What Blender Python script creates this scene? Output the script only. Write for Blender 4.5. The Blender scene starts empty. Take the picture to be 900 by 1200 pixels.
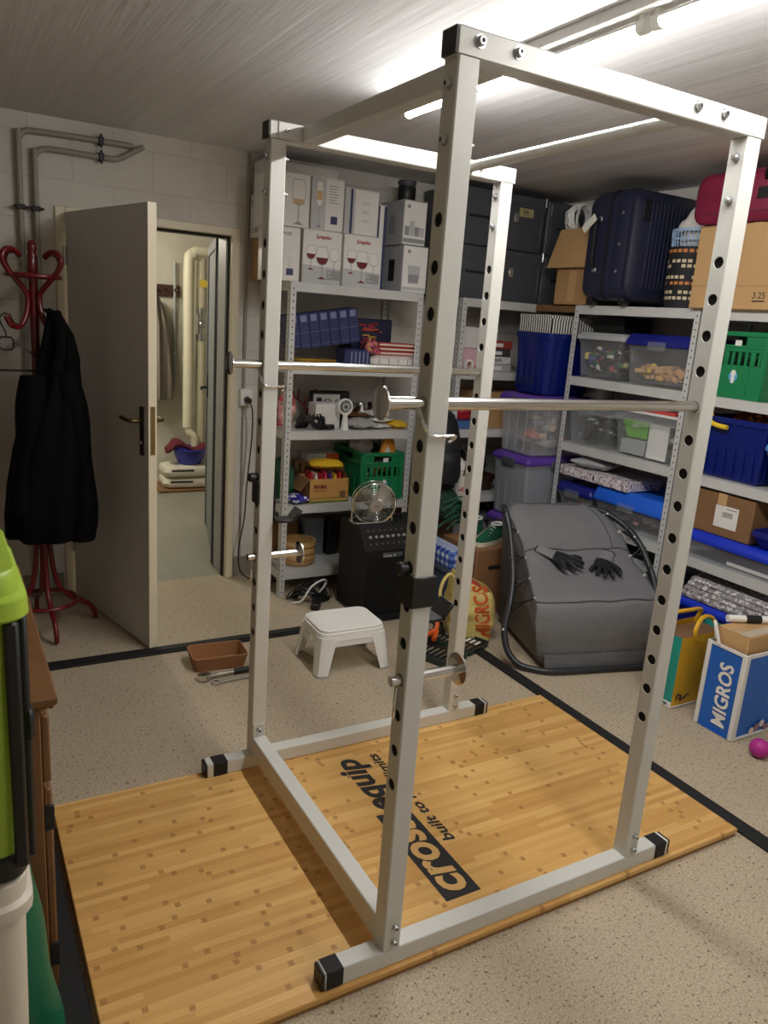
TUBE = 146.0; EXPO = 0.0
import bpy, math, random
from math import sin, cos, pi, radians
from mathutils import Vector, Matrix, noise
C = bpy.context.scene.collection
random.seed(7)

# ---------------------------------------------------------------- materials
def lin(c):
    c = c / 255.0
    return c / 12.92 if c <= 0.04045 else ((c + 0.055) / 1.055) ** 2.4
def rgb(t): return (lin(t[0]), lin(t[1]), lin(t[2]), 1.0)
class NT:
    def __init__(s, name):
        s.m = bpy.data.materials.new(name); s.m.use_nodes = True
        s.t = s.m.node_tree; s.b = s.t.nodes['Principled BSDF']; s.out = s.t.nodes['Material Output']
    def n(s, typ, **kw):
        x = s.t.nodes.new(typ)
        for k, v in kw.items(): setattr(x, k, v)
        return x
    def l(s, a, b): s.t.links.new(a, b)
    def math(s, op, a, b=None, c=None):
        x = s.n('ShaderNodeMath', operation=op)
        for i, v in enumerate((a, b, c)):
            if v is None: continue
            if hasattr(v, 'links'): s.l(v, x.inputs[i])
            else: x.inputs[i].default_value = v
        return x.outputs[0]
    def mix(s, fac, a, b, mode='MIX'):
        x = s.n('ShaderNodeMix', data_type='RGBA', blend_type=mode)
        for i, v in ((0, fac), (6, a), (7, b)):
            if hasattr(v, 'links'): s.l(v, x.inputs[i])
            else: x.inputs[i].default_value = v
        return x.outputs[2]
    def noise(s, vec, scale, detail=3, rough=0.55):
        x = s.n('ShaderNodeTexNoise'); x.inputs['Scale'].default_value = scale
        x.inputs['Detail'].default_value = detail; x.inputs['Roughness'].default_value = rough
        if vec is not None: s.l(vec, x.inputs['Vector'])
        return x
    def ramp(s, fac, stops):
        x = s.n('ShaderNodeValToRGB'); e = x.color_ramp.elements
        while len(e) < len(stops): e.new(0.5)
        for i, (p, c) in enumerate(stops): e[i].position = p; e[i].color = c
        s.l(fac, x.inputs[0]); return x.outputs[0]
    def bump(s, h, strength, dist=0.002, normal=None):
        x = s.n('ShaderNodeBump'); x.inputs['Strength'].default_value = strength; x.inputs['Distance'].default_value = dist
        s.l(h, x.inputs['Height'])
        if normal is not None: s.l(normal, x.inputs['Normal'])
        s.l(x.outputs[0], s.b.inputs['Normal']); return x.outputs[0]
    def objco(s): return s.n('ShaderNodeTexCoord').outputs['Object']
    def pos(s): return s.n('ShaderNodeNewGeometry').outputs['Position']
MC = {}
def mat(name, col, rough=0.5, metal=0.0, var=0.0, vscale=6.0, bump=0.0, bscale=60.0, bdist=0.002, coat=0.0, spec=0.5):
    if name in MC: return MC[name]
    n = NT(name); b = n.b
    b.inputs['Roughness'].default_value = rough; b.inputs['Metallic'].default_value = metal
    b.inputs['Specular IOR Level'].default_value = spec
    if coat: b.inputs['Coat Weight'].default_value = coat
    c = rgb(col); co = n.objco()
    if var > 0:
        t = n.noise(co, vscale, 4)
        d = tuple(x * (1 - var) for x in c[:3]) + (1,); u = tuple(min(1, x * (1 + var)) for x in c[:3]) + (1,)
        n.l(n.ramp(t.outputs['Fac'], [(0.3, d), (0.7, u)]), b.inputs['Base Color'])
    else: b.inputs['Base Color'].default_value = c
    if bump > 0: n.bump(n.noise(co, bscale, 3).outputs['Fac'], bump, bdist)
    MC[name] = n.m; return n.m
def clear(name, col=(225, 228, 230), fac=0.3, rough=0.22):
    if name in MC: return MC[name]
    n = NT(name); n.b.inputs['Base Color'].default_value = rgb(col); n.b.inputs['Roughness'].default_value = rough
    tr = n.n('ShaderNodeBsdfTransparent'); c = rgb(col)
    tr.inputs[0].default_value = tuple(0.9 + 0.1 * x for x in c[:3]) + (1,) if fac < .3 else tuple(0.35 + 0.65 * x for x in c[:3]) + (1,)
    mx = n.n('ShaderNodeMixShader'); mx.inputs[0].default_value = fac
    n.l(tr.outputs[0], mx.inputs[1]); n.l(n.b.outputs[0], mx.inputs[2]); n.l(mx.outputs[0], n.out.inputs[0])
    MC[name] = n.m; return n.m
def emit(name, col, s):
    n = NT(name); e = n.n('ShaderNodeEmission'); e.inputs[0].default_value = rgb(col); e.inputs[1].default_value = s
    n.l(e.outputs[0], n.out.inputs[0]); return n.m

def carpet_mat():
    n = NT('speckled carpet'); p = n.pos(); b = n.b; b.inputs['Roughness'].default_value = 0.95; b.inputs['Specular IOR Level'].default_value = 0.15
    a = n.noise(p, 170, 2, 0.6); s = n.noise(p, 75, 2, 0.7); big = n.noise(p, 1.3, 3)
    base = n.ramp(a.outputs['Fac'], [(0.3, rgb((158, 144, 123))), (0.72, rgb((205, 190, 167)))])
    fl = n.ramp(s.outputs['Fac'], [(0.60, (0, 0, 0, 1)), (0.68, (1, 1, 1, 1))])
    c1 = n.mix(fl, base, rgb((116, 96, 76)))
    bg = n.ramp(big.outputs['Fac'], [(0.3, (0.9, 0.9, 0.9, 1)), (0.7, (1.04, 1.04, 1.04, 1))])
    n.l(n.mix(1.0, c1, bg, 'MULTIPLY'), b.inputs['Base Color'])
    n.bump(a.outputs['Fac'], 0.6, 0.004); return n.m
def wall_mat(name, col, mcol, rough=0.85, bw=0.4, bh=0.2):
    n = NT(name); b = n.b; b.inputs['Roughness'].default_value = rough
    sp = n.n('ShaderNodeSeparateXYZ'); n.l(n.pos(), sp.inputs[0])
    cb = n.n('ShaderNodeCombineXYZ'); n.l(n.math('ADD', sp.outputs[0], sp.outputs[1]), cb.inputs[0]); n.l(sp.outputs[2], cb.inputs[1])
    br = n.n('ShaderNodeTexBrick', offset=0.5); n.l(cb.outputs[0], br.inputs['Vector'])
    br.inputs['Scale'].default_value = 1.0; br.inputs['Brick Width'].default_value = bw; br.inputs['Row Height'].default_value = bh
    br.inputs['Mortar Size'].default_value = 0.0035; br.inputs['Mortar Smooth'].default_value = 0.6
    c = rgb(col)
    br.inputs['Color1'].default_value = c; br.inputs['Color2'].default_value = tuple(x * 0.95 for x in c[:3]) + (1,); br.inputs['Mortar'].default_value = rgb(mcol)
    t = n.noise(n.pos(), 2.5, 4); v = n.ramp(t.outputs['Fac'], [(0.3, (0.9, 0.9, 0.9, 1)), (0.7, (1.03, 1.03, 1.03, 1))])
    n.l(n.mix(1.0, br.outputs['Color'], v, 'MULTIPLY'), b.inputs['Base Color'])
    f = n.noise(n.pos(), 90, 3)
    h = n.math('SUBTRACT', n.math('MULTIPLY', f.outputs['Fac'], 0.35), br.outputs['Fac'])
    n.bump(h, 0.5, 0.004); return n.m
def ceiling_mat():
    n = NT('board formed ceiling'); b = n.b; b.inputs['Roughness'].default_value = 0.8
    sp = n.n('ShaderNodeSeparateXYZ'); n.l(n.pos(), sp.inputs[0])
    w = 0.11
    row = n.math('FLOOR', n.math('DIVIDE', sp.outputs[0], w)); fr = n.math('FRACT', n.math('DIVIDE', sp.outputs[0], w))
    wn = n.n('ShaderNodeTexWhiteNoise', noise_dimensions='1D'); n.l(row, wn.inputs['W'])
    mp = n.n('ShaderNodeMapping'); mp.inputs['Scale'].default_value = (34, 1.6, 1); n.l(n.pos(), mp.inputs[0])
    gr = n.noise(mp.outputs[0], 1.0, 4, 0.6)
    edge = n.math('LESS_THAN', n.math('ABSOLUTE', n.math('SUBTRACT', fr, 0.5)), 0.488)
    ed = n.math('SUBTRACT', 1.0, edge)
    brk = n.noise(n.pos(), 3.0, 3); ed2 = n.math('MULTIPLY', ed, n.math('GREATER_THAN', brk.outputs['Fac'], 0.5))
    base = n.ramp(wn.outputs['Value'], [(0.0, rgb((214, 214, 217))), (1.0, rgb((226, 226, 229)))])
    g2 = n.ramp(gr.outputs['Fac'], [(0.35, (0.94, 0.94, 0.94, 1)), (0.65, (1.02, 1.02, 1.02, 1))])
    n.l(n.mix(1.0, base, g2, 'MULTIPLY'), b.inputs['Base Color'])
    h = n.math('ADD', n.math('ADD', n.math('MULTIPLY', gr.outputs['Fac'], 0.7), n.math('MULTIPLY', wn.outputs['Value'], 0.5)), n.math('MULTIPLY', ed2, 1.6))
    n.bump(h, 0.5, 0.004); return n.m
def bamboo_mat():
    n = NT('caramelised bamboo'); b = n.b; b.inputs['Roughness'].default_value = 0.34
    sp = n.n('ShaderNodeSeparateXYZ'); n.l(n.pos(), sp.inputs[0]); X, Y = sp.outputs[0], sp.outputs[1]
    row = n.math('FLOOR', n.math('DIVIDE', Y, 0.021)); fy = n.math('FRACT', n.math('DIVIDE', Y, 0.021))
    wn = n.n('ShaderNodeTexWhiteNoise', noise_dimensions='1D'); n.l(row, wn.inputs['W'])
    xs = n.math('ADD', X, n.math('MULTIPLY', wn.outputs['Value'], 3.7))
    seg = n.math('FLOOR', n.math('DIVIDE', xs, 0.62))
    w2 = n.n('ShaderNodeTexWhiteNoise', noise_dimensions='2D'); cb = n.n('ShaderNodeCombineXYZ'); n.l(row, cb.inputs[0]); n.l(seg, cb.inputs[1]); n.l(cb.outputs[0], w2.inputs['Vector'])
    base = n.ramp(w2.outputs['Value'], [(0.0, rgb((200, 151, 86))), (0.5, rgb((212, 165, 97))), (1.0, rgb((224, 181, 114)))])
    # dark node marks along each strip
    u = n.math('FRACT', n.math('DIVIDE', xs, 0.27)); cell = n.math('FLOOR', n.math('DIVIDE', xs, 0.27))
    w3 = n.n('ShaderNodeTexWhiteNoise', noise_dimensions='2D'); c3 = n.n('ShaderNodeCombineXYZ'); n.l(row, c3.inputs[0]); n.l(cell, c3.inputs[1]); n.l(c3.outputs[0], w3.inputs['Vector'])
    ctr = n.math('ADD', n.math('MULTIPLY', w3.outputs['Value'], 0.8), 0.1)
    m1 = n.math('LESS_THAN', n.math('ABSOLUTE', n.math('SUBTRACT', u, ctr)), 0.028)
    m2 = n.math('LESS_THAN', n.math('ABSOLUTE', n.math('SUBTRACT', fy, 0.5)), 0.4)
    m3 = n.math('GREATER_THAN', n.math('FRACT', n.math('MULTIPLY', w3.outputs['Value'], 7.31)), 0.36)
    mk = n.math('MULTIPLY', n.math('MULTIPLY', m1, m2), n.math('MULTIPLY', m3, 0.68))
    mp = n.n('ShaderNodeMapping'); mp.inputs['Scale'].default_value = (4, 220, 1); n.l(n.pos(), mp.inputs[0])
    g = n.noise(mp.outputs[0], 1.0, 3); gc = n.ramp(g.outputs['Fac'], [(0.3, (0.9, 0.89, 0.87, 1)), (0.7, (1.04, 1.04, 1.03, 1))])
    c = n.mix(1.0, n.mix(mk, base, rgb((158, 110, 60))), gc, 'MULTIPLY')
    n.l(c, b.inputs['Base Color']); n.bump(g.outputs['Fac'], 0.12, 0.001)
    return n.m
def stripes_mat(name, c1, c2, period, axis=0, duty=0.5, rough=0.6):
    n = NT(name); sp = n.n('ShaderNodeSeparateXYZ'); n.l(n.objco(), sp.inputs[0])
    f = n.math('LESS_THAN', n.math('FRACT', n.math('DIVIDE', n.math('ADD', sp.outputs[0], sp.outputs[1]) if axis == 3 else sp.outputs[axis], period)), duty)
    n.l(n.mix(f, rgb(c1), rgb(c2)), n.b.inputs['Base Color']); n.b.inputs['Roughness'].default_value = rough; return n.m
def plaid_mat(name, c1, c2, c3, period):
    n = NT(name); sp = n.n('ShaderNodeSeparateXYZ'); n.l(n.objco(), sp.inputs[0])
    hx = n.math('LESS_THAN', n.math('FRACT', n.math('DIVIDE', n.math('ADD', sp.outputs[0], sp.outputs[1]), period)), 0.5)
    hz = n.math('LESS_THAN', n.math('FRACT', n.math('DIVIDE', sp.outputs[2], period)), 0.5)
    s = n.math('MULTIPLY', n.math('ADD', hx, hz), 0.5)
    n.l(n.ramp(s, [(0.0, rgb(c1)), (0.5, rgb(c2)), (1.0, rgb(c3))]), n.b.inputs['Base Color']); n.b.inputs['Roughness'].default_value = 0.8; return n.m
def speckle_mat(name, base, cols, scale, rough=0.5):
    n = NT(name); v = n.n('ShaderNodeTexVoronoi'); v.inputs['Scale'].default_value = scale; n.l(n.objco(), v.inputs['Vector'])
    sp = n.n('ShaderNodeSeparateColor'); n.l(v.outputs['Color'], sp.inputs[0])
    st = [(0.0, rgb(base))] + [(0.45 + 0.5 * i / len(cols), rgb(c)) for i, c in enumerate(cols)]
    r = n.ramp(sp.outputs[0], st); r.node.color_ramp.interpolation = 'CONSTANT'
    n.l(r, n.b.inputs['Base Color']); n.b.inputs['Roughness'].default_value = rough; return n.m

# ---------------------------------------------------------------- mesh builder
class M:
    def __init__(s): s.v = []; s.f = []; s.mi = []; s.flat = []
    def add(s, vs, fs, mi=0, T=None):
        o = len(s.v)
        s.v += [tuple(T @ Vector(p)) if T is not None else tuple(p) for p in vs]
        for f in fs: s.f.append(tuple(i + o for i in f)); s.mi.append(mi)
        return s
    def box(s, x0, y0, z0, x1, y1, z1, mi=0, bev=0.0, T=None):
        if bev <= 0:
            vs = [(x, y, z) for z in (z0, z1) for y in (y0, y1) for x in (x0, x1)]
            return s.add(vs, [(0, 2, 3, 1), (4, 5, 7, 6), (0, 1, 5, 4), (2, 6, 7, 3), (0, 4, 6, 2), (1, 3, 7, 5)], mi, T)
        b = min(bev, (x1 - x0) * .49, (y1 - y0) * .49, (z1 - z0) * .49)
        lo = (x0, y0, z0); hi = (x1, y1, z1); vs = []; idx = {}
        for k in range(8):
            sg = [(k >> a) & 1 for a in range(3)]
            for ax in range(3):
                p = []
                for a in range(3):
                    e = hi[a] if sg[a] else lo[a]
                    p.append(e if a == ax else (e - b if sg[a] else e + b))
                idx[(k, ax)] = len(vs); vs.append(tuple(p))
        fs = []
        for ax in range(3):
            a1, a2 = (ax + 1) % 3, (ax + 2) % 3
            for sd in (0, 1):
                q = []
                for (u, w) in ((0, 0), (1, 0), (1, 1), (0, 1)):
                    k = (sd << ax) | (u << a1) | (w << a2); q.append(idx[(k, ax)])
                fs.append(tuple(q if sd else q[::-1]))
        for ax in range(3):
            a1, a2 = (ax + 1) % 3, (ax + 2) % 3
            for u in (0, 1):
                for w in (0, 1):
                    k0 = (u << a1) | (w << a2); k1 = k0 | (1 << ax)
                    q = [idx[(k0, a1)], idx[(k1, a1)], idx[(k1, a2)], idx[(k0, a2)]]
                    if u ^ w: q = q[::-1]
                    fs.append(tuple(q[::-1]))
        for k in range(8):
            t = [idx[(k, 0)], idx[(k, 1)], idx[(k, 2)]]
            if bin(k).count('1') % 2 == 0: t = t[::-1]
            fs.append(tuple(t))
        return s.add(vs, fs, mi, T)
    def loft(s, rings, mi=0, cap=True, closed=False, ring_closed=True, T=None):
        n = len(rings[0]); vs = [p for r in rings for p in r]; fs = []
        m = len(rings)
        for i in range(m if closed else m - 1):
            a, b = i * n, ((i + 1) % m) * n
            for j in range(n if ring_closed else n - 1):
                k = (j + 1) % n
                fs.append((a + j, a + k, b + k, b + j))
        if cap and not closed:
            fs.append(tuple(range(n))[::-1]); fs.append(tuple((m - 1) * n + j for j in range(n)))
        return s.add(vs, fs, mi, T)
    def tube(s, pts, r, n=8, mi=0, closed=False, cap=True, T=None):
        P = [Vector(p) for p in pts]; m = len(P); rings = []
        R = r if isinstance(r, (list, tuple)) else [r] * m
        prev = None
        for i in range(m):
            a = P[i - 1] if (i > 0 or closed) else P[i]; b = P[(i + 1) % m] if (i < m - 1 or closed) else P[i]
            t = (b - a)
            t = t.normalized() if t.length > 1e-9 else Vector((0, 0, 1))
            if prev is None:
                u = t.orthogonal().normalized()
            else:
                u = prev - t * prev.dot(t)
                u = u.normalized() if u.length > 1e-6 else t.orthogonal().normalized()
            prev = u; w = t.cross(u)
            rings.append([tuple(P[i] + (u * cos(2 * pi * k / n) + w * sin(2 * pi * k / n)) * R[i]) for k in range(n)])
        return s.loft(rings, mi, cap, closed, True, T)
    def cyl(s, p0, p1, r, n=16, mi=0, r1=None, T=None): return s.tube([p0, p1], [r, r if r1 is None else r1], n, mi, T=T)
    def lathe(s, prof, c=(0, 0, 0), n=24, mi=0, cap=True, T=None, sx=1.0, sy=1.0):
        rings = [[(c[0] + r * cos(2 * pi * k / n) * sx, c[1] + r * sin(2 * pi * k / n) * sy, c[2] + z) for k in range(n)] for r, z in prof]
        return s.loft(rings, mi, cap, T=T)
    def sph(s, c, r, n=12, mi=0, T=None):
        if not isinstance(r, (tuple, list)): r = (r, r, r)
        prof = [(max(1e-4, sin(pi * i / n)), -cos(pi * i / n)) for i in range(n + 1)]
        rings = [[(c[0] + r[0] * q * cos(2 * pi * k / (2 * n)), c[1] + r[1] * q * sin(2 * pi * k / (2 * n)), c[2] + r[2] * z) for k in range(2 * n)] for q, z in prof]
        return s.loft(rings, mi, True, T=T)
    def prism(s, poly, o, xd, yd, depth, mi=0, T=None):
        o, xd, yd = Vector(o), Vector(xd), Vector(yd); nd = xd.cross(yd).normalized()
        a = [tuple(o + xd * p[0] + yd * p[1]) for p in poly]; b = [tuple(Vector(q) + nd * depth) for q in a]
        n = len(a); fs = [tuple(range(n))[::-1], tuple(range(n, 2 * n))] + [(i, (i + 1) % n, n + (i + 1) % n, n + i) for i in range(n)]
        return s.add(a + b, fs, mi, T)
    def text(s, txt, o, xd, yd, mi=0, size=None, width=None, height=None, shear=0.0, bold=0.0, depth=0.0006, center=False):
        cu = bpy.data.curves.new('lettering', 'FONT'); cu.body = txt; cu.size = 1.0; cu.shear = shear; cu.offset = bold; cu.extrude = 0.0; cu.resolution_u = 3
        ob = bpy.data.objects.new('lettering', cu); me = bpy.data.meshes.new_from_object(ob)
        vs = [v.co.copy() for v in me.vertices]; fs = [tuple(p.vertices) for p in me.polygons]
        bpy.data.objects.remove(ob); bpy.data.curves.remove(cu); bpy.data.meshes.remove(me)
        if not vs: return s
        x0 = min(v.x for v in vs); x1 = max(v.x for v in vs); y0 = min(v.y for v in vs); y1 = max(v.y for v in vs)
        sx = width / (x1 - x0) if width else None; sy = height / (y1 - y0) if height else None
        if size: sx = sy = size
        sx = sx or sy; sy = sy or sx
        o, xd, yd = Vector(o), Vector(xd).normalized(), Vector(yd).normalized(); nd = xd.cross(yd)
        ox = (x0 + x1) / 2 if center else x0
        s.add([tuple(o + xd * ((v.x - ox) * sx) + yd * ((v.y - y0) * sy) + nd * depth) for v in vs], fs, mi)
        return s
    def mark(s): return len(s.v)
    def xf(s, k, T):
        for i in range(k, len(s.v)): s.v[i] = tuple(T @ Vector(s.v[i]))
        return s
    def warp(s, fn, k=0):
        for i in range(k, len(s.v)): s.v[i] = tuple(fn(Vector(s.v[i])))
        return s
    def build(s, name, mats, parent=None, sharp=38, loc=None, recalc=True):
        me = bpy.data.meshes.new(name); me.from_pydata(s.v, [], s.f)
        mats = mats if isinstance(mats, (list, tuple)) else [mats]
        for m in mats: me.materials.append(m)
        me.polygons.foreach_set('material_index', s.mi)
        if recalc:
            import bmesh
            bm = bmesh.new(); bm.from_mesh(me); bmesh.ops.recalc_face_normals(bm, faces=bm.faces); bm.to_mesh(me); bm.free()
        me.polygons.foreach_set('use_smooth', [True] * len(me.polygons)); me.set_sharp_from_angle(angle=radians(sharp))
        me.update()
        o = bpy.data.objects.new(name, me); C.objects.link(o)
        if parent is not None: o.parent = parent
        if loc is not None: o.location = loc
        return o
def thing(name, label, cat, loc=(0, 0, 0), rz=0.0, group=None):
    o = bpy.data.objects.new(name, None); C.objects.link(o); o.empty_display_size = 0.05
    o.location = loc; o.rotation_euler = (0, 0, rz); o['label'] = label; o['category'] = cat
    if group: o['group'] = group
    return o
def tag(o, label, cat, group=None, kind=None):
    o['label'] = label; o['category'] = cat
    if group: o['group'] = group
    if kind: o['kind'] = kind
    return o
def struct(name, m, mats, **k):
    o = m.build(name, mats, **k); o['kind'] = 'structure'; return o
def spline(pts, k=6, closed=False):
    P = [Vector(p) for p in pts]; n = len(P); out = []
    for i in range(n if closed else n - 1):
        g = lambda j: P[j % n] if closed else P[max(0, min(n - 1, j))]
        p0, p1, p2, p3 = g(i - 1), g(i), g(i + 1), g(i + 2)
        for q in range(k):
            t = q / k
            out.append(0.5 * ((2 * p1) + (p2 - p0) * t + (2 * p0 - 5 * p1 + 4 * p2 - p3) * t * t + (3 * p1 - p0 - 3 * p2 + p3) * t ** 3))
    if not closed: out.append(P[-1])
    return [tuple(p) for p in out]
def circ(c, r, n=24, ax=2, sx=1.0, sy=1.0):
    o = []
    for k in range(n):
        a = 2 * pi * k / n; u, w = r * cos(a) * sx, r * sin(a) * sy
        o.append((c[0] + u, c[1] + w, c[2]) if ax == 2 else ((c[0] + u, c[1], c[2] + w) if ax == 1 else (c[0], c[1] + u, c[2] + w)))
    return o
def rrect(x0, y0, x1, y1, r, z=0.0, k=4):
    o = []
    for cx, cy, a0 in ((x1 - r, y1 - r, 0), (x0 + r, y1 - r, 90), (x0 + r, y0 + r, 180), (x1 - r, y0 + r, 270)):
        for i in range(k + 1):
            a = radians(a0 + 90 * i / k); o.append((cx + r * cos(a), cy + r * sin(a), z))
    return o
def RZ(a, c=(0, 0, 0)):
    c = Vector(c); return Matrix.Translation(c) @ Matrix.Rotation(a, 4, 'Z') @ Matrix.Translation(-c)

# palette
m_rack = mat('pale grey powder coat', (206, 206, 201), 0.34, 0.0, bump=0.05, bscale=500, bdist=0.0006)
m_zinc = mat('zinc plated steel', (200, 202, 205), 0.28, 0.9)
m_chrome = mat('chrome plated steel', (225, 225, 222), 0.12, 1.0)
m_black = mat('black plastic', (22, 22, 23), 0.45)
m_tape = mat('black cloth tape', (18, 18, 19), 0.7, bump=0.3, bscale=120)
m_rubber = mat('black rubber', (20, 20, 21), 0.75, bump=0.2, bscale=90)
m_white = mat('white plastic', (238, 238, 234), 0.35)
m_whitep = mat('white card', (228, 227, 224), 0.55, var=0.03)
m_card = mat('brown cardboard', (176, 138, 92), 0.8, var=0.06, vscale=4, bump=0.1, bscale=50)
m_card2 = mat('pale brown cardboard', (190, 152, 104), 0.8, var=0.05, vscale=4, bump=0.1, bscale=50)
m_cardd = mat('dark brown cardboard', (128, 94, 62), 0.85, var=0.08, vscale=4, bump=0.1, bscale=50)
m_parcel = mat('brown parcel tape', (196, 160, 112), 0.25)
m_shelf = mat('galvanised grey steel', (208, 209, 208), 0.42, 0.18, var=0.04, vscale=9)
m_hole = mat('dark perforation', (25, 25, 26), 0.8)
m_cream = mat('cream enamel', (226, 216, 190), 0.4)
m_blue = mat('royal blue plastic', (24, 52, 190), 0.35)
m_dkblue = mat('deep blue plastic', (22, 30, 120), 0.35)
m_blue2 = mat('bright blue plastic', (30, 96, 214), 0.35)
m_green = mat('green crate plastic', (20, 122, 74), 0.42)
m_lime = mat('lime green plastic', (160, 190, 62), 0.38)
m_purple = mat('purple plastic', (92, 58, 158), 0.4)
m_greyp = mat('slate grey plastic', (74, 78, 84), 0.5, var=0.04)
m_greyl = mat('light grey plastic', (170, 173, 174), 0.4)
m_clear = clear('clear storage plastic', fac=.085, rough=.15)
m_clearg = clear('frosted grey storage plastic', (190, 196, 204), 0.5, 0.35)
m_clearf = clear('milky clear storage plastic', (222, 226, 230), 0.2, 0.3)
m_clearb = clear('translucent blue tub plastic', (14, 34, 120), 0.82, 0.25)
m_ink = mat('black print', (24, 24, 26), 0.6)
m_wine = mat('dark red print', (110, 24, 30), 0.55)
m_greyi = mat('grey print', (150, 152, 155), 0.6)
m_navy = mat('navy carton', (44, 50, 96), 0.45, var=0.08, vscale=20)
m_red = mat('red plastic film', (176, 36, 44), 0.35)
m_yellow = mat('yellow plastic film', (228, 184, 44), 0.4)
m_orange = mat('orange plastic', (222, 96, 34), 0.4)
m_foil = mat('silver foil', (236, 236, 236), 0.25, 0.5, bump=0.9, bscale=45, bdist=0.01)
m_wood = mat('brown stained wood', (112, 76, 42), 0.5, var=0.12, vscale=7)
# ---------------------------------------------------------------- the room
H = 2.483; YB = 3.06; XR = 2.87; XL = -1.32; YF = -2.95
m_floor = carpet_mat(); m_wall = wall_mat('white painted block wall', (218, 214, 206), (205, 200, 192)); m_ceil = ceiling_mat()
m_conc = mat('pale painted concrete', (204, 200, 186), 0.9, var=0.12, vscale=2.5, bump=0.35, bscale=14, bdist=0.01)
m_cfloor = mat('grey green floor paint', (140, 138, 126), 0.55, var=0.1, vscale=2.0, bump=0.1, bscale=30)
struct('floor', M().box(XL - .15, YF - .15, -.08, XR + .15, YB + .05, 0), m_floor)
struct('ceiling', M().box(XL - .15, YF - .15, H, XR + .15, YB + .24, H + .12), m_ceil)
OX0, OX1, OH = -.30, .575, 2.03
w = M(); w.box(XL - .15, YB, 0, OX0 - .03, YB + .22, H); w.box(OX1 + .03, YB, 0, XR + .15, YB + .22, H); w.box(OX0 - .03, YB, OH + .03, OX1 + .03, YB + .22, H)
struct('wall_back', w, m_wall)
struct('wall_right', M().box(XR, YF - .15, 0, XR + .15, YB, H), m_wall)
struct('wall_left', M().box(XL - .15, YF - .15, 0, XL, YB, H), mat('toned down unseen wall', (136, 126, 114), 0.7, var=.1, vscale=3))  # unseen wall; finish invented, toned down to weaken bounce on the left side
struct('wall_front', M().box(XL, YF - .15, 0, XR, YF, H), m_wall)
m_skirt = mat('grey skirting paint', (132, 128, 116), 0.6)
b = M(); b.box(OX1 + .055, YB - .006, 0, .9, YB, .13); b.box(XL, YB - .006, 0, OX0 - .06, YB, .13)
struct('baseboard_back', b, m_skirt)
# door frame
f = M()
f.box(OX0 - .05, YB - .015, 0, OX0, YB + .035, OH + .045, bev=.004); f.box(OX1, YB - .015, 0, OX1 + .045, YB + .035, OH + .045, bev=.004)
f.box(OX0, YB - .015, OH, OX1, YB + .035, OH + .045, bev=.004)
fr = struct('door_1', f, m_cream)
f = M(); f.box(OX0 - .03, YB + .036, 0, OX0 + .002, YB + .235, OH + .03, bev=.003); f.box(OX1 - .002, YB + .036, 0, OX1 + .03, YB + .235, OH + .03, bev=.003); f.box(OX0 + .002, YB + .036, OH - .002, OX1 - .002, YB + .235, OH + .03, bev=.003)
f.build('lining', mat('grey steel lining', (150, 150, 148), 0.45), fr)
g = M(); g.box(OX1 - .012, YB + .03, 0, OX1, YB + .06, OH); g.box(OX0, YB + .03, OH - .012, OX1, YB + .06, OH)
g.build('seal', m_rubber, fr)
# black floor edging strips
k = M(); k.box(XL + .03, 2.085, 0, 1.455, 2.16, .012, bev=.004); k.box(XL + .03, 2.10, .012, 1.44, 2.112, .017, bev=.002)
struct('trim_1', k, m_rubber)
k = M(); k.box(1.42, -2.2, 0, 1.485, 2.085, .012, bev=.004); struct('trim_2', k, m_rubber)
k = M(); k.box(-.745, -2.2, 0, -.67, 1.0, .012, bev=.004); struct('trim_3', k, m_rubber)
# corridor shell
CH = 2.3; CY = 5.8
struct('floor_corridor', M().box(-1.6, YB + .05, -.08, 2.6, CY + .1, -.002), m_cfloor)
struct('ceiling_corridor', M().box(-1.6, YB + .22, CH, 2.6, CY + .1, CH + .1), m_conc)
struct('wall_corridor_back', M().box(-1.6, CY, 0, 2.6, CY + .1, CH), m_conc)
struct('wall_corridor_left', M().box(-1.6, YB + .22, 0, -1.5, CY, CH), m_conc)
struct('wall_corridor_right', M().box(2.5, YB + .22, 0, 2.6, CY, CH), m_conc)
# grey steel fire door leaf standing open in the corridor, hinged on the right of the opening
d = thing('door_leaf', 'grey steel fire door leaf standing open inside the corridor', 'door', (.60, YB + .26, .01), math.atan2(.97, .245))
m_gdoor = mat('grey steel paint', (108, 112, 118), 0.42)
M().box(0, -.025, 0, 1.0, .025, 2.03, bev=.004).build('door_panel', m_gdoor, d)
e = M(); e.box(.0, .026, .0, .06, .034, 2.03); e.box(.94, .026, 0, 1.0, .034, 2.03); e.box(.06, .026, 1.97, .94, .034, 2.03); e.build('edge_fold', m_gdoor, d)
h = M(); h.box(.9, .025, .98, .94, .035, 1.18, bev=.004); h.tube([(.92, .035, 1.05), (.92, .075, 1.05), (.80, .075, 1.05)], .009); h.build('door_handle', m_black, d)
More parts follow.
